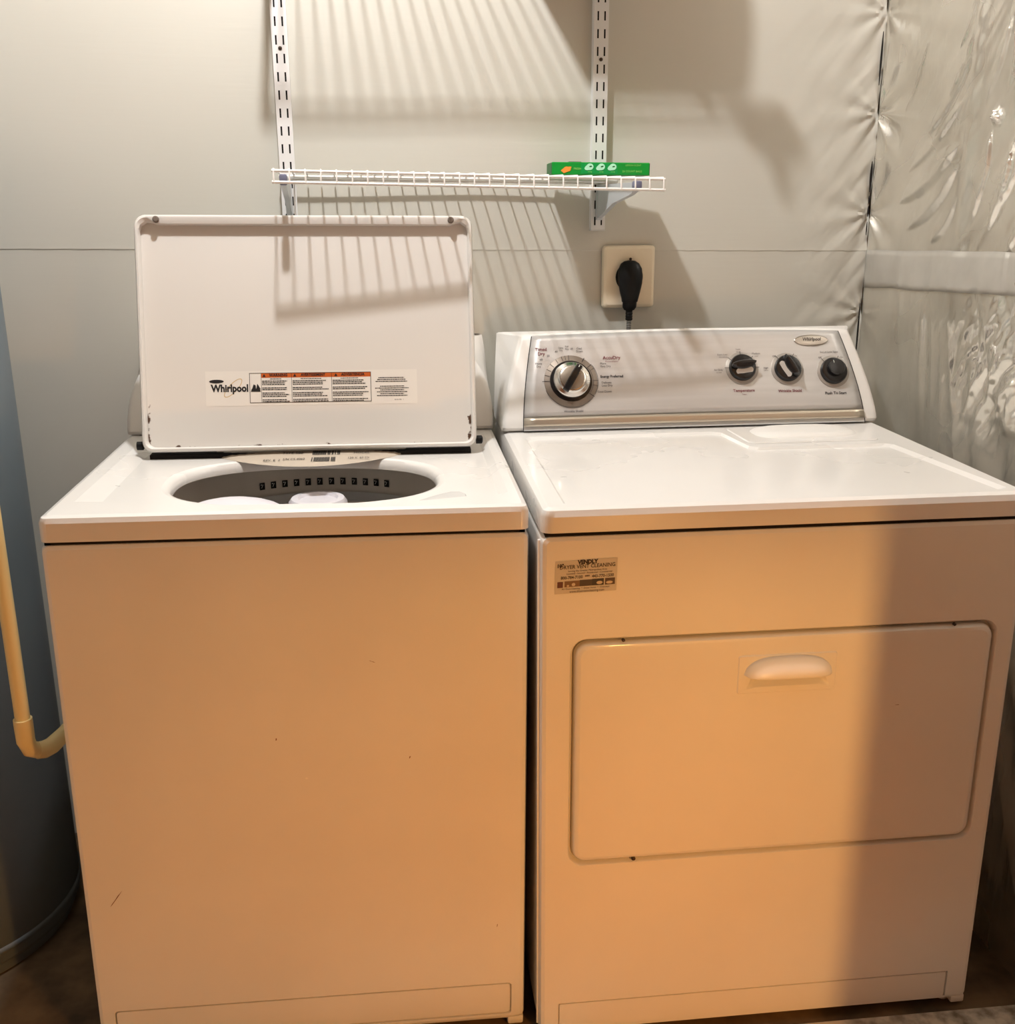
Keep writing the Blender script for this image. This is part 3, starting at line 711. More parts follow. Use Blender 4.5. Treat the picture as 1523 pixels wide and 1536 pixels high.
# lint screen door with its moulded handle
bm = bmesh.new()
lo_ = [(.436, .372), (.664, .372), (.672, .380), (.650, .512), (.440, .512), (.424, .500), (.428, .384)]
lc = (.548, .44); li = [(lc[0]+(x-lc[0])*.985, lc[1]+(y-lc[1])*.97) for x, y in lo_]
star(bm, lc, [(li, DT+.0022), (lo_, DT+.0003)], lambda u, v, h: Vector((u, v, h)), N=48, cap_in=True)
ld = link('lint_door', bm, 'enamel', dryer, 35)
bm = bmesh.new(); hc = (.556, .450)
def se(s): return superell(hc[0], hc[1], .098*s, .052*s, .052*s, 3.0, 1, 40)
star(bm, hc, [(se(.62), DT+.0095), (se(.80), DT+.0085), (se(.94), DT+.0055), (se(1.0), DT+.002)], lambda u, v, h: Vector((u, v, h)), N=48, cap_in=True)
link('lint_handle', bm, 'plastic', ld, 60)

# dryer console
ZB, HG = .918, .166; CYF = .479-DY
bm = bmesh.new(); console_body(bm, 0, DWd, CYF, .688, ZB, HG)
cons = link('console', bm, 'plastic', dryer, 35)
fy = lambda z: console_y(z, ZB, HG, CYF)
def arch(x): u = 2*x/DWd-1; return .008*(1-u*u)
def panel_grid(bm, zlo, zhi, off, xl, xr, NX=30, NZ=14, follow=True):
    rows = []
    for j in range(NZ+1):
        t_ = j/NZ; row = []
        for i in range(NX+1):
            s_ = i/NX
            z0_, z1_ = (zlo(s_) if callable(zlo) else zlo), (zhi(s_) if callable(zhi) else zhi)
            zz = z0_+(z1_-z0_)*t_; k = (zz-ZB)/HG
            xa = xl(k); xb_ = xr(k); x = xa+(xb_-xa)*s_
            a_ = arch(x)*max(0, min(1, k)) if follow else 0
            row.append(bm.verts.new((x, fy(zz)-off, zz+a_)))
        rows.append(row)
    for a, b_ in zip(rows, rows[1:]):
        for k in range(NX): bm.faces.new((a[k], a[k+1], b_[k+1], b_[k]))
XL = lambda k: .040+.026*max(0, k)**1.6; XR = lambda k: DWd-.030-.033*max(0, k)**1.6
bm = bmesh.new(); panel_grid(bm, .9425, ZB+HG+.0005, .0018, XL, XR); fp = link('face_panel', bm, 'silver', cons, 60)
md = fp.modifiers.new('s', 'SOLIDIFY'); md.thickness = .0015
bm = bmesh.new(); panel_grid(bm, .9275, .9425, .0030, XL, XR, NZ=3); fs = link('trim_strip', bm, 'brass_strip', cons, 60)
md = fs.modifiers.new('s', 'SOLIDIFY'); md.thickness = .002
bm = bmesh.new(); panel_grid(bm, .920, .9275, .0015, XL, XR, NZ=2); link('lower_lip', bm, 'grey_white', cons, 60)
for f_, d_ in ((XL, -.0012), (XR, 0)):
    bm = bmesh.new()
    rows = [[bm.verts.new((f_(k/20)+d_, fy(ZB+HG*k/20)-.0008, ZB+HG*k/20+arch(f_(k/20))*k/20)), bm.verts.new((f_(k/20)+d_+.0012, fy(ZB+HG*k/20)-.0021, ZB+HG*k/20+arch(f_(k/20))*k/20))] for k in range(21)]
    for a, b_ in zip(rows, rows[1:]): bm.faces.new((a[0], a[1], b_[1], b_[0]))
    link('cap_joint', bm, 'dark_gap', cons, 0)
def face_frame(xw, zw):
    """world x,z on the console face -> local frame"""
    x = xw-DX; z = zw; a_ = arch(x)*(z-ZB)/HG; zz = z-a_
    dy = (fy(zz+.002)-fy(zz-.002))/.004; T = Vector((0, dy, 1)).normalized(); Nn = Vector((0, -1, dy)).normalized()
    return Vector((x, fy(zz), z)), T, Nn
def face_text(bm, s, size, xw, zw, **k):
    P, T, Nn = face_frame(xw, zw); text_into(bm, s, size, lambda a, b_: P+Vector((a, 0, 0))+T*b_+Nn*.0026, **k)
def disc(name, xw, zw, prof, m_, parent, n=48):
    P, T, Nn = face_frame(xw, zw); bm = bmesh.new(); cyl_ring(bm, P, Nn, T, prof, n=n); return link(name, bm, m_, parent, 40)
# main timer dial
X, Z = .8336, 1.0052
dial = bpy.data.objects.new('timer_dial', None); COL.objects.link(dial); dial.parent = cons; dial.empty_display_size = .03
disc('dial_ring', X, Z, [(.0515, .001), (.0515, .0024), (.0510, .0028)], 'ring', dial, 72)
disc('dial_well', X, Z, [(.0405, .001), (.0405, .0034), (.0395, .0036)], 'black', dial, 72)
disc('dial_skirt', X+.001, Z+.001, [(.0355, .003), (.0355, .008), (.0345, .0100), (.0335, .0110), (.028, .0125), (.0255, .0150), (.0250, .0175), (.0238, .0182)], 'chrome', dial, 72)
disc('dial_face', X+.001, Z+.001, [(.0225, .0178), (.0225, .0186), (.0220, .0188)], mat('dial_face_metal', srgb(158, 148, 136), .32, metal=.5), dial, 48)
P, T, Nn = face_frame(X+.001, Z+.001); bm = bmesh.new(); ang = -.56
d = (T*cos(ang)-Vector((1, 0, 0))*sin(ang)).normalized(); e = Nn.cross(d).normalized(); rings = []
for s, wd, hh in ((-1, .0048, .022), (-.97, .0062, .0245), (-.4, .0066, .0265), (.4, .0066, .0265), (.97, .0060, .0245), (1, .0045, .022)):
    c_ = P+d*.0285*s; rings.append([bm.verts.new(c_+e*q*wd+Nn*h_) for q, h_ in ((-1, .0135), (-1, hh-.002), (-.75, hh), (.75, hh), (1, hh-.002), (1, .0135))])
skin(bm, rings, True, True); link('dial_grip', bm, 'black', dial, 40)
bm = bmesh.new(); c_ = P+d*.0235+Nn*.0272; quad(bm, [c_-e*.0008-d*.002, c_+e*.0008-d*.002, c_+e*.0008+d*.002, c_-e*.0008+d*.002]); link('dial_pointer', bm, 'ink_white', dial, 0)
# arc marks and ticks round the dial
P0, T0, N0 = face_frame(X, Z)
def polar(r_, deg, h=.0032): a = math.radians(deg); return P0+Vector((1, 0, 0))*r_*cos(a)+T0*r_*sin(a)+N0*h
def arc(bm, ra, rb_, d0, d1, h=.0032):
    n_ = max(3, int(abs(d1-d0)/4)); pr_ = None
    for k in range(n_+1):
        dg = d0+(d1-d0)*k/n_; c2 = (bm.verts.new(polar(ra, dg, h)), bm.verts.new(polar(rb_, dg, h)))
        if pr_: bm.faces.new((pr_[0], pr_[1], c2[1], c2[0]))
        pr_ = c2
def tick(bm, r0, r1_, dg, wd=.0008, h=.0034):
    dd = math.degrees(wd/r1_); arc(bm, r0, r1_, dg-dd/2, dg+dd/2, h)
bm = bmesh.new()
for dg in (166, 152, 138, 122, 108, 100, 92): tick(bm, .0415, .0515, dg)
tick(bm, .041, .0555, 180, .0012); tick(bm, .041, .0535, -37, .0014); tick(bm, .044, .0535, 58, .0012); tick(bm, .041, .0525, 38, .0010)
arc(bm, .0520, .0527, -160, -40); arc(bm, .0520, .0527, -32, 36)
for dg in (28, 0, -12): tick(bm, .0415, .0525, dg, .0006)
arc(bm, .0425, .0431, -34, 36)
face_text(bm, 'Heavy\nDry', .0062, .7735, 1.0345, xscale=.85); face_text(bm, '60', .0055, .7795, 1.0440); face_text(bm, '50', .0055, .7930, 1.0505)
face_text(bm, '40', .0055, .8090, 1.0575); face_text(bm, 'Damp\nDry', .0050, .8185, 1.0620, xscale=.8); face_text(bm, 'Fluff\nDry', .0050, .8300, 1.0640, xscale=.8)
face_text(bm, '20', .0050, .8390, 1.0622); face_text(bm, 'Cool\nDown', .0058, .8540, 1.0600, xscale=.9)
face_text(bm, 'More\nVery Dry', .0056, .8920, 1.0325, align='LEFT', xscale=.95); face_text(bm, 'Energy Preferred', .0070, .8905, 1.0118, align='LEFT', bold=.00018, xscale=.92)
face_text(bm, 'Delicate\nLess Dry', .0058, .8920, .9985, align='LEFT'); face_text(bm, 'Cool Down', .0058, .8830, .9852, align='LEFT')
face_text(bm, 'Wrinkle Shield', .0062, .8350, .9520)
P9, T9, N9 = face_frame(.888, 1.031)
link('dial_print', bm, 'ink', dial, 0)
for nm, args in (('timed_dry_print', (('Timed\nDry', .0088, .7800, 1.0580),)), ('accudry_print', (('AccuDry', .0094, .9150, 1.0450), ('MoistureSensor', .0040, .9150, 1.0385))),
                 ('temperature_print', (('Temperature', .0080, 1.1696, .9812), ('Select', .0036, 1.1700, .9745))), ('shield_print', (('Wrinkle Shield', .0078, 1.2612, .9785),))):
    bm = bmesh.new()
    for a_ in args: face_text(bm, *a_, bold=.00013 if a_[1] > .005 else 0)
    link(nm, bm, 'ink_red', cons, 0)
bm = bmesh.new(); face_text(bm, 'Push To Start', .0078, 1.3530, .9725, bold=.00015)
face_text(bm, 'End of Cycle Signal', .0048, 1.3490, 1.0470); face_text(bm, 'Off', .0050, 1.3290, 1.0372); face_text(bm, 'On', .0050, 1.3730, 1.0368)
face_text(bm, 'Off', .0050, 1.2365, 1.0412); face_text(bm, 'On', .0050, 1.2800, 1.0412)
face_text(bm, 'Air Only', .0048, 1.1225, 1.0190); face_text(bm, 'no heat', .0034, 1.1232, 1.0143); face_text(bm, 'Extra Low', .0048, 1.1335, 1.0462); face_text(bm, 'ultra delicate', .0032, 1.1345, 1.0420)
face_text(bm, 'Low', .0050, 1.1660, 1.0555); face_text(bm, 'delicate', .0032, 1.1660, 1.0508); face_text(bm, 'Medium', .0050, 1.2010, 1.0472); face_text(bm, 'casual', .0032, 1.2010, 1.0427)
face_text(bm, 'High', .0050, 1.2175, 1.0208); face_text(bm, 'cotton', .0032, 1.2175, 1.0162)
for kx, kz, degs in ((1.1698, 1.0213, (178, 140, 92, 45, 2)), (1.2603, 1.0183, (128, 62)), (1.3524, 1.0116, (128, 66))):
    Pk, Tk, Nk = face_frame(kx, kz)
    for dg in degs:
        a = math.radians(dg); u_ = Vector((1, 0, 0))*cos(a)+Tk*sin(a); v_ = Vector((1, 0, 0))*-sin(a)+Tk*cos(a)
        quad(bm, [Pk+u_*.0262-v_*.0005+Nk*.0034, Pk+u_*.0345-v_*.0005+Nk*.0034, Pk+u_*.0345+v_*.0005+Nk*.0034, Pk+u_*.0262+v_*.0005+Nk*.0034])
link('small_print', bm, 'ink', cons, 0)
def knob(name, kx, kz, ang, style):
    kb = bpy.data.objects.new(name, None); COL.objects.link(kb); kb.parent = cons; kb.empty_display_size = .03
    disc('knob_ring', kx, kz, [(.0325, .001), (.0325, .0026), (.0320, .0030)], 'ring_light', kb)
    disc('knob_skirt', kx, kz, [(.0262, .002), (.0262, .010), (.0245, .0125), (.020, .0135)], 'black', kb)
    Pk, Tk, Nk = face_frame(kx, kz); X1 = Vector((1, 0, 0))
    if style == 'grip':
        d_ = (X1*cos(ang)+Tk*sin(ang)); e_ = (X1*-sin(ang)+Tk*cos(ang)); bm = bmesh.new(); rings = []
        for k in range(13):
            s = -1+2*k/12; wd = .0105*sqrt(max(0, 1-s*s*.96)); c_ = Pk+d_*.0235*s+e_*(.004)
            rings.append([bm.verts.new(c_+e_*q*wd+Nk*h_) for q, h_ in ((-1, .012), (-.9, .020), (-.3, .024), (.4, .024), (.9, .019), (1, .012))])
        skin(bm, rings, True, True); link('knob_grip', bm, 'black', kb, 40)
        bm = bmesh.new(); N = 20; cc_ = Pk-e_*.0085+Nk*.0150
        rg = []
        for k in range(N):
            a = 2*pi*k/N; sx_, sy_ = cos(a), sin(a); rg.append(bm.verts.new(cc_+d_*.0175*sx_+e_*((.0095 if sy_ < 0 else .0070)*sy_)+Nk*.003*sy_))
        bm.faces.new(rg); link('knob_insert', bm, 'knob_silver', kb, 0)
    else:
        disc('knob_button', kx+.001, kz+.003, [(.0165, .012), (.0165, .021), (.015, .0225), (.006, .0232)], 'black', kb)
        bm = bmesh.new(); c_ = Pk+Tk*.013-X1*.004+Nk*.0236; quad(bm, [c_-X1*.0016-Tk*.002, c_-X1*.0004-Tk*.003, c_-X1*.0009+Tk*.002, c_-X1*.0022+Tk*.003]); link('knob_pointer', bm, 'ink_white', kb, 0)
knob('temperature_knob', 1.1698, 1.0213, .12, 'grip')
knob('shield_knob', 1.2603, 1.0183, -1.08, 'grip'); knob('start_knob', 1.3524, 1.0116, 0, 'round')
# badge
Pb, Tb, Nb = face_frame(1.3155, 1.0690); bm = bmesh.new(); N = 48
rings = [[bm.verts.new(Pb+Vector((1, 0, 0))*.0345*s*cos(2*pi*k/N)+Tb*.0115*s2*sin(2*pi*k/N)+Nb*h) for k in range(N)] for s, s2, h in ((1, 1, .001), (1, 1, .0035), (.96, .9, .0045), (.93, .82, .0036), (.5, .5, .0042))]
skin(bm, rings, True, True); bd = link('badge', bm, M['chrome'] if False else mat('badge_metal', srgb(198, 192, 184), .3, metal=.9), cons, 30)
bm = bmesh.new(); text_into(bm, 'Whirlpool', .0105, lambda a, b_: Pb+Vector((a, 0, 0))+Tb*(b_+.001)+Nb*.0050, shear=.25, xscale=.85, bold=.0001); link('badge_print', bm, 'ink', bd, 0)

# ============================ WIRE SHELVES AND STANDARDS ============================
def standard(x, zbot, ztop, slot_ref, label, screwz):
    root = thing('shelf_standard', label, 'shelf track', (x, WY, zbot), 'vertical tracks on the back wall')
    bm = bmesh.new(); yf_ = -.0175; xsn = [-.0145, -.0083, -.0052, .0052, .0083, .0145]; pitch, sh = .03175, .0165
    rowsz = [0.]; z = (slot_ref-sh/2-zbot) % pitch
    Ht = ztop-zbot
    while z+sh < Ht-.004:
        rowsz += [z, z+sh]; z += pitch
    rowsz.append(Ht); rowsz = sorted(rowsz)
    if rowsz[1] < 1e-4: rowsz.pop(0)
    cache = {}
    def V(x_, y_, z_):
        k = (round(x_, 5), round(y_, 5), round(z_, 5))
        if k not in cache: cache[k] = bm.verts.new(k)
        return cache[k]
    for j in range(len(rowsz)-1):
        slot = (j % 2 == 1)
        for i in range(5):
            if slot and i in (1, 3): continue
            bm.faces.new((V(xsn[i], yf_, rowsz[j]), V(xsn[i+1], yf_, rowsz[j]), V(xsn[i+1], yf_, rowsz[j+1]), V(xsn[i], yf_, rowsz[j+1])))
        for xx in (xsn[0], xsn[5]): bm.faces.new((V(xx, yf_, rowsz[j]), V(xx, 0.002, rowsz[j]), V(xx, 0.002, rowsz[j+1]), V(xx, yf_, rowsz[j+1])))
    for zz in (0, Ht):
        pass
    me = link('track_channel', bm, 'steel_white', root, 30)
    bm = bmesh.new(); box(bm, -.0125, .0125, -.0135, -.002, .0, Ht); link('slot_shade_strip', bm, 'dark_gap', root, 0)  # dark strip added inside the channel for the shade seen through the slots
    bm = bmesh.new(); box(bm, -.0145, .0145, yf_, 0, -.001, .001); link('track_end', bm, 'steel_white', root, 0)
    for sz in screwz:
        bm = bmesh.new(); cyl_ring(bm, (0, yf_, sz-zbot), (0, -1, 0), (1, 0, 0), [(.0035, -.001), (.0035, .0012), (.002, .002)], n=14); link('screw', bm, 'screw', root)
    return root
turn(standard(.3098, 1.2600, 2.12, 1.6554, 'white slotted steel track, left one of the two, its foot behind the washer lid', (1.6098,)))
turn(standard(.9215, 1.2781, 2.12, 1.6772, 'white slotted steel track, right one, ending above the wall outlet', (1.5993,)))
def bracket(name, x, zr, zf, yf_, label, group, tilt=0):
    root = thing(name, label, 'shelf bracket', (x, WY-.018, zr), group)
    D = WY-.018-yf_; dz = zf-zr; bm = bmesh.new()
    prof = [(0, -.004), (-.02, -.004), (-D, dz-.004), (-D, dz-.018), (-D*.86, dz*.86-.026), (-D*.45, -.040), (-.04, -.062), (-.012, -.068), (0, -.066)]
    for sx_ in (-.0045, .0045):
        vs_ = [bm.verts.new((sx_+tilt*y, y, z)) for y, z in prof]; bm.faces.new(vs_)
    bm.verts.ensure_lookup_table(); n_ = len(prof)
    for k in range(n_):
        if k in (3, 4, 5, 6): pass
        bm.faces.new((bm.verts[k], bm.verts[(k+1) % n_], bm.verts[n_+(k+1) % n_], bm.verts[n_+k]))
    for (y0_, y1_, za, zb_) in ((-.012, 0, -.072, -.010),):
        box(bm, -.0062, .0062, y0_, y1_, za, zb_, bev=.002)
    link('bracket_arm', bm, 'bracket', root, 30)
    bm = bmesh.new(); box(bm, -.0065+tilt*-D, .0065+tilt*-D, -D-.008, -D+.016, dz-.020, dz-.002, bev=.003); link('bracket_clip', bm, 'clip', root)
    for zz in (-.02, -.055):
        bm = bmesh.new(); box(bm, -.002, .002, 0, .012, zz-.008, zz+.002); link('bracket_hook', bm, 'bracket', root, 0)
    return root
def wire_shelf(x0, nw, y_front, y_rear, zfun, label, lipd=.0208):
    root = thing('wire_shelf', label, 'wire shelf', (x0, WY, zfun(0, 0)), 'wire shelves on the tracks')
    O = Vector((x0, WY, zfun(0, 0))); L = .0254*(nw-1)
    P = lambda x, y, dz=0: Vector((x0+x, y, zfun(x, (y_rear-y)/(y_rear-y_front))+dz))-O
    for k in range(nw):
        x = .0254*k; jog = (random.random()-.5)*.0012
        bm = bmesh.new()
        pts = [P(x, y_rear+.010), P(x, (y_rear+y_front)/2), P(x, y_front+.004), P(x, y_front-.001, -.003), P(x+jog, y_front-.002, -lipd-.002)]
        tube(bm, pts, .00155, 6); link('wire', bm, 'wire', root, 60)
    for (y, dz, r_, nm) in ((y_front+.001, -.0030, .0026, 'rail'), (y_front-.001, -lipd, .0026, 'rail'), (y_rear, -.0042, .0026, 'rail'), (y_rear+.004, -.0095, .0022, 'rail')):
        bm = bmesh.new(); tube(bm, [P(L*k/8+(-.003 if k == 0 else .003 if k == 8 else 0), y, dz) for k in range(9)], r_, 8); link(nm, bm, 'wire', root, 60)
    return root
zl = lambda x, t_: 1.3876-.0098*x/.66+(-.0005-.0050*x/.66)*t_
turn(wire_shelf(.2959, 27, .3953, WY-.0226, zl, 'lower white wire shelf above the open washer lid, carrying the green carton'))
zu = lambda x, t_: 1.8150-.002*x/.66
turn(wire_shelf(.2959, 27, .5366, WY-.0226, zu, 'upper white wire shelf higher on the two tracks'))
turn(bracket('shelf_bracket', .3098, 1.3790, 1.3820, .435, 'pale steel shelf bracket under the left end of the lower wire shelf', 'shelf brackets'))
turn(bracket('shelf_bracket', .9215, 1.3700, 1.3700, .435, 'pale steel shelf bracket under the green carton, with a grey-blue front clip', 'shelf brackets'))
turn(bracket('shelf_bracket', .2990, 1.8070, 1.8070, .545, 'pale steel shelf bracket under the left end of the upper wire shelf', 'shelf brackets'))
turn(bracket('shelf_bracket', .9215, 1.8050, 1.8050, .555, 'pale steel shelf bracket under the right end of the upper wire shelf', 'shelf brackets'))
# things on the upper shelf (above the frame; only their shadows fall into view)
sb = thing('storage_bag', 'bulging cloth storage bag on the right of the upper wire shelf', 'bag', (.856, .62, 1.8165))
bm = bmesh.new(); rings = []
for y, sc_ in ((-.083, .90), (-.078, .97), (-.066, 1), (.060, 1), (.072, .97), (.076, .90)):
    rings.append([bm.verts.new((u*sc_, y, .10+(v-.10)*sc_)) for u, v in rrect(-.116, .116, 0, .21, [.020, .115, .07, .008], 7)])
skin(bm, rings, True, True); link('bag_body', bm, 'cloth', sb, 50)
bm = bmesh.new(); tube(bm, [(-.04, 0, .205), (-.03, 0, .235), (0, 0, .248), (.03, 0, .235), (.04, 0, .205)], .005, 8); link('bag_handle', bm, 'card', sb, 60)
turn(sb)
rg_ = thing('cleaning_rag', 'rag hanging off the right end of the upper wire shelf', 'rag', (.955, .52, 1.815))
bm = bmesh.new(); rows = []
for j in range(19):
    v = j/18; row = []
    for i in range(13):
        u = i/12
        row.append(bm.verts.new((-.03+.088*u*(1-.1*v)+.026*v+.004*sin(v*9+u*3), .020-.02*min(1, v*3)+.008*sin(u*9)*v, .0045-max(0, v-.12)*.112*(.55+.45*abs(cos(u*4.6+.5)))*(.45+.55*min(1, u*2)))))
    rows.append(row)
for a, b_ in zip(rows, rows[1:]):
    for k in range(12): bm.faces.new((a[k], a[k+1], b_[k+1], b_[k]))
o = link('rag_cloth', bm, 'cloth', rg_, 60); md = o.modifiers.new('s', 'SOLIDIFY'); md.thickness = .004
turn(rg_)

# green carton on the lower shelf
gb = thing('green_carton', 'flat green carton lying on the right end of the lower wire shelf', 'carton', (.897, .602, 1.3785))
gb.rotation_euler = (0, .012, -.10); bpy.context.view_layer.update(); gb.matrix_basis = WM @ gb.matrix_basis
GW, GD, GH = .0935, .090, .0265
bm = bmesh.new(); box(bm, -GW, GW, 0, GD, .0035, GH, bev=.0012, seg=1); link('carton_body', bm, 'green', gb)
bm = bmesh.new(); box(bm, -GW-.0006, -GW+.001, .001, GD-.001, .0035, GH-.001); link('carton_end', bm, 'green_dark', gb, 0)
bm = bmesh.new(); box(bm, GW-.001, GW+.0006, .001, GD-.001, .0035, GH-.001); link('carton_end', bm, 'green_dark', gb, 0)
bm = bmesh.new(); box(bm, -.060, -.036, .012, .09, GH-.0005, GH+.0014, bev=.0004); link('carton_tab', bm, M['screw'], gb)
gm = lambda a, b_, h=.0005: Vector((a, -h, b_))
bm = bmesh.new(); flat_rect(bm, lambda a, b_: gm(a, b_, .0003), -.038, .032, .006, GH-.002); link('carton_panel', bm, mat('green_panel', srgb(0, 150, 70), .4), gb, 0)
for cx in (-.021, .001, .023):
    bm = bmesh.new(); N = 20; cen = (cx, .0185); ring = []
    for k in range(N):
        a = 2*pi*k/N; rr = .0063+(.0045*max(0, cos(a-3.6))**6); ring.append(bm.verts.new(gm(cen[0]+rr*1.05*cos(a), cen[1]+rr*.95*sin(a), .0008)))
    bm.faces.new(ring); link('icon', bm, 'mint', gb, 0)
    bm = bmesh.new(); N = 12; ring = [bm.verts.new(gm(cx+.0012+.0028*cos(2*pi*k/N), .0190+.0012*sin(2*pi*k/N)+.0004*cos(2*pi*k/N), .0011)) for k in range(N)]; bm.faces.new(ring); link('icon_centre', bm, 'green_dark', gb, 0)
bm = bmesh.new(); ring = []
for k in range(18):
    a = 2*pi*k/18; rr = 1+.12*sin(a*5); x_, z_ = .0100*rr*cos(a), .0050*rr*sin(a); ring.append(bm.verts.new(gm(-.066+x_*.94-z_*.34, .0130+x_*.34+z_*.94, .0008)))
bm.faces.new(ring); link('orange_splash', bm, 'orange', gb, 0)
bm = bmesh.new()
text_into(bm, 'LEMON SCENT', .0045, lambda a, b_: gm(.062+a, .0215+b_, .0008)); text_into(bm, '26 COUNT BAGS', .0050, lambda a, b_: gm(.060+a, .0105+b_, .0008))
text_into(bm, 'FRESH', .0052, lambda a, b_: gm(-.045+a, .0145+b_, .0008))
for cx in (-.021, .001, .023): text_into(bm, 'strong', .0030, lambda a, b_, c_=cx: gm(c_+a, .0095+b_, .0008))
link('carton_print', bm, mat('pale_green_ink', srgb(150, 215, 110), .5), gb, 0)

# outlet, plug and cord
ol = thing('wall_outlet', 'ivory range outlet plate on the back wall behind the black plug', 'outlet', (.9905, WY-.006, 1.184)); turn(ol)
bm = bmesh.new(); pr_ = rrect(-.0555, .0555, -.063, .063, .007, 5); pin = rrect(-.0485, .0485, -.056, .056, .005, 5); pbk = rrect(-.0555, .0555, -.063, .063, .007, 5)
star(bm, (0, 0), [(pin, -.0085), (rrect(-.0535, .0535, -.061, .061, .006, 5), -.0065), (pr_, -.002), (pbk, .004)], lambda u, v, h: Vector((u, h, v)), N=32, cap_in=True, cap_out=True)
link('cover_plate', bm, 'ivory', ol)
bm = bmesh.new(); cyl_ring(bm, (0, -.008, 0), (0, -1, 0), (0, 0, 1), [(.029, 0), (.029, .002), (.027, .003)], n=36); link('receptacle', bm, 'black_matt', ol)
bm = bmesh.new(); cyl_ring(bm, (.002, -.0085, .036), (0, -1, 0), (0, 0, 1), [(.003, 0), (.003, .001), (.002, .0015)], n=12); link('screw', bm, 'screw', ol)
pc = thing('power_plug', 'black dryer plug pushed into the ivory outlet, its cord hanging down', 'plug', (.988, WY-.0265, 1.182)); turn(pc)
bm = bmesh.new(); rings = []
for z, wx, wy_, yo in ((.036, .004, .004, 0), (.0345, .012, .008, 0), (.030, .019, .011, -.001), (.020, .0245, .0135, -.003), (.006, .0262, .0150, -.005), (-.010, .0250, .0155, -.006), (-.026, .0215, .0150, -.006), (-.040, .0178, .0135, -.006), (-.047, .0165, .0125, -.005), (-.0475, .0150, .0115, -.005), (-.058, .0145, .0110, -.004), (-.064, .0105, .0090, -.003)):
    N = 28; rings.append([bm.verts.new((.0+wx*cos(2*pi*k/N), yo+wy_*sin(2*pi*k/N)*(1.0), z)) for k in range(N)])
skin(bm, rings, True, True); link('plug_body', bm, 'black_matt', pc, 40)
bm = bmesh.new()
for (xa, za) in ((-.011, .002), (.011, .002), (0, -.014)): box(bm, xa-.003, xa+.003, .008, .024, za-.001, za+.001)
link('prong', bm, 'chrome', pc)
bm = bmesh.new()
for k, z in enumerate((-.062, -.068, -.074, -.079)): cyl_ring(bm, (0, -.003, z-.006), (0, 0, 1), (1, 0, 0), [(.0066, 0), (.0074, .0015), (.0074, .0045), (.0066, .006)], n=18)
link('strain_relief', bm, 'black_matt', pc, 40)
bm = bmesh.new(); tube(bm, [(0, -.003, -.084), (0, -.003, -.10), (-.001, -.0, -.13), (-.003, .003, -.17), (-.01, .006, -.25), (-.02, .006, -.5), (-.02, .006, -.8)], .0045, 10)
link('cord', bm, 'cable', pc, 60)
bm = bmesh.new()
for k in range(10): z = -.086-k*.0035; cyl_ring(bm, (0, -.003, z), (0, 0, 1), (1, 0, 0), [(.0046, 0), (.0053, .0008), (.0046, .0016)], n=14)
link('cord_rib', bm, M['screw'], pc, 40)

# ============================ WATER HEATER AND PIPE ============================
TX, TY, TR = -.4130, .4100, .2540
wh = thing('water_heater', 'tall grey cylindrical tank at the left edge, beside the washer', 'water heater', (TX, TY, 0))
bm = bmesh.new(); cyl_ring(bm, (0, 0, 0), (0, 0, 1), (1, 0, 0), [(TR-.012, .0), (TR-.012, .02), (TR-.003, .024), (TR, .030), (TR, 1.44), (TR-.01, 1.46)], n=96); link('tank_shell', bm, 'tank', wh, 40)
bm = bmesh.new(); cyl_ring(bm, (0, 0, 0), (0, 0, 1), (1, 0, 0), [(TR+.0005, .045), (TR+.003, .048), (TR+.003, .055), (TR+.0005, .058)], n=96, cap0=False, cap1=False); link('bottom_band', bm, 'tank', wh, 40)
bm = bmesh.new(); cyl_ring(bm, (0, 0, 1.46), (0, 0, 1), (1, 0, 0), [(TR-.01, 0), (TR-.03, .012), (.02, .02)], n=64); link('tank_top', bm, 'tank', wh, 40)
pp = thing('drain_pipe', 'cream plastic pipe running down beside the grey tank and turning behind the washer', 'pipe', (-.105, .10, .50))
bm = bmesh.new(); tube(bm, [(.0125, 0, .06), (.013, 0, .2), (.013, 0, .45), (.013, 0, .87)], .0112, 20); link('vertical_pipe', bm, 'pvc', pp, 60)
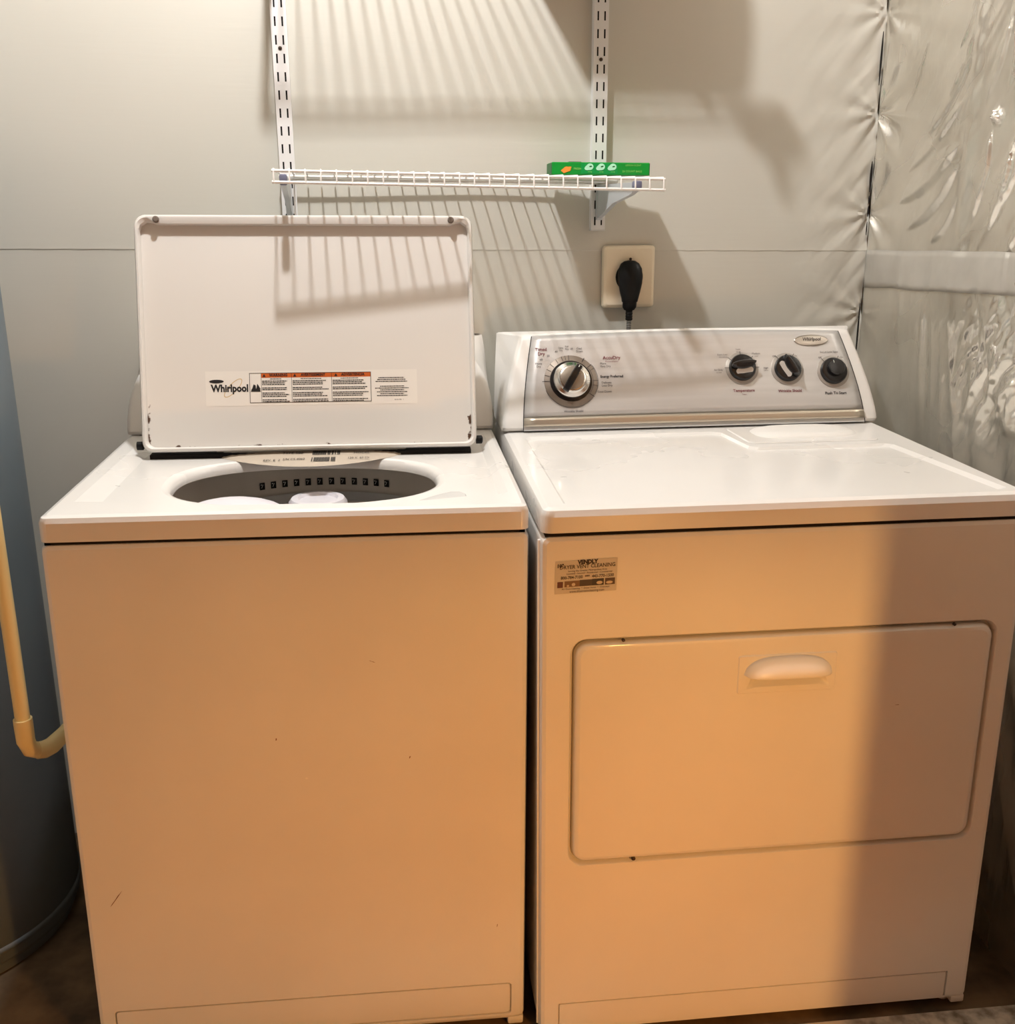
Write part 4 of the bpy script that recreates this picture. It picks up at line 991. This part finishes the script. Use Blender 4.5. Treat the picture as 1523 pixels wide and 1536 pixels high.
bm = bmesh.new(); tube(bm, [(.013, 0, .86), (.013, 0, .885), (.006, .006, .896), (-.010, .021, .897), (-.125, .132, .897)], [.014, .014, .013, .0112, .0112], 16); link('upper_elbow', bm, 'pvc', pp, 60)
bm = bmesh.new()
tube(bm, [(.0125, 0, .068), (.0125, 0, .060), (.0125, 0, .030), (.016, .004, .014), (.026, .012, .006)], [.0140, .0142, .0138, .0135, .0128], 20)
link('elbow', bm, 'pvc', pp, 60)
bm = bmesh.new(); tube(bm, [(.024, .010, .007), (.032, .018, .004), (.040, .030, .004), (.052, .055, .010), (.060, .080, .014)], [.0135, .0142, .0138, .0128, .0130], 20); link('elbow', bm, 'pvc', pp, 60)
bm = bmesh.new(); tube(bm, [(.058, .075, .013), (.070, .13, .016), (.074, .25, .018), (.074, .45, .02)], .0112, 20); link('horizontal_pipe', bm, 'pvc', pp, 60)

# added unseen lamp below the frame; its shade keeps orange light off the wall
fl = thing('added_unseen_lamp', 'added unseen lamp before the dryer, its opaque shade blocking the upward orange light', 'lamp', (1.05, -1.20, .002))
bm = bmesh.new(); cyl_ring(bm, (0, 0, 0), (0, 0, 1), (1, 0, 0), [(.09, 0), (.09, .012), (.03, .022), (.010, .05), (.010, .60), (.016, .61), (.016, .655)], n=32); link('added_lamp_base', bm, 'black', fl)
bm = bmesh.new(); cyl_ring(bm, (0, 0, 0), (0, 0, 1), (1, 0, 0), [(.198, .730), (.200, .732), (.12, .845), (.118, .845), (.117, .842), (.197, .730)], n=48, cap0=False, cap1=False)
cyl_ring(bm, (0, 0, 0), (0, 0, 1), (1, 0, 0), [(.1175, .840), (.1175, .843)], n=48); link('light_blocking_shade', bm, 'card', fl)
# ceiling lamp holder that carries the bulb (above the frame)
lh = thing('ceiling_lamp', 'bare bulb holder on the ceiling above the washer', 'ceiling lamp', (.40, -.26, H))
bm = bmesh.new(); cyl_ring(bm, (0, 0, -.075), (0, 0, 1), (1, 0, 0), [(.020, 0), (.024, .02), (.035, .04), (.055, .06), (.06, .075)], n=32); link('lamp_holder', bm, 'plastic', lh)
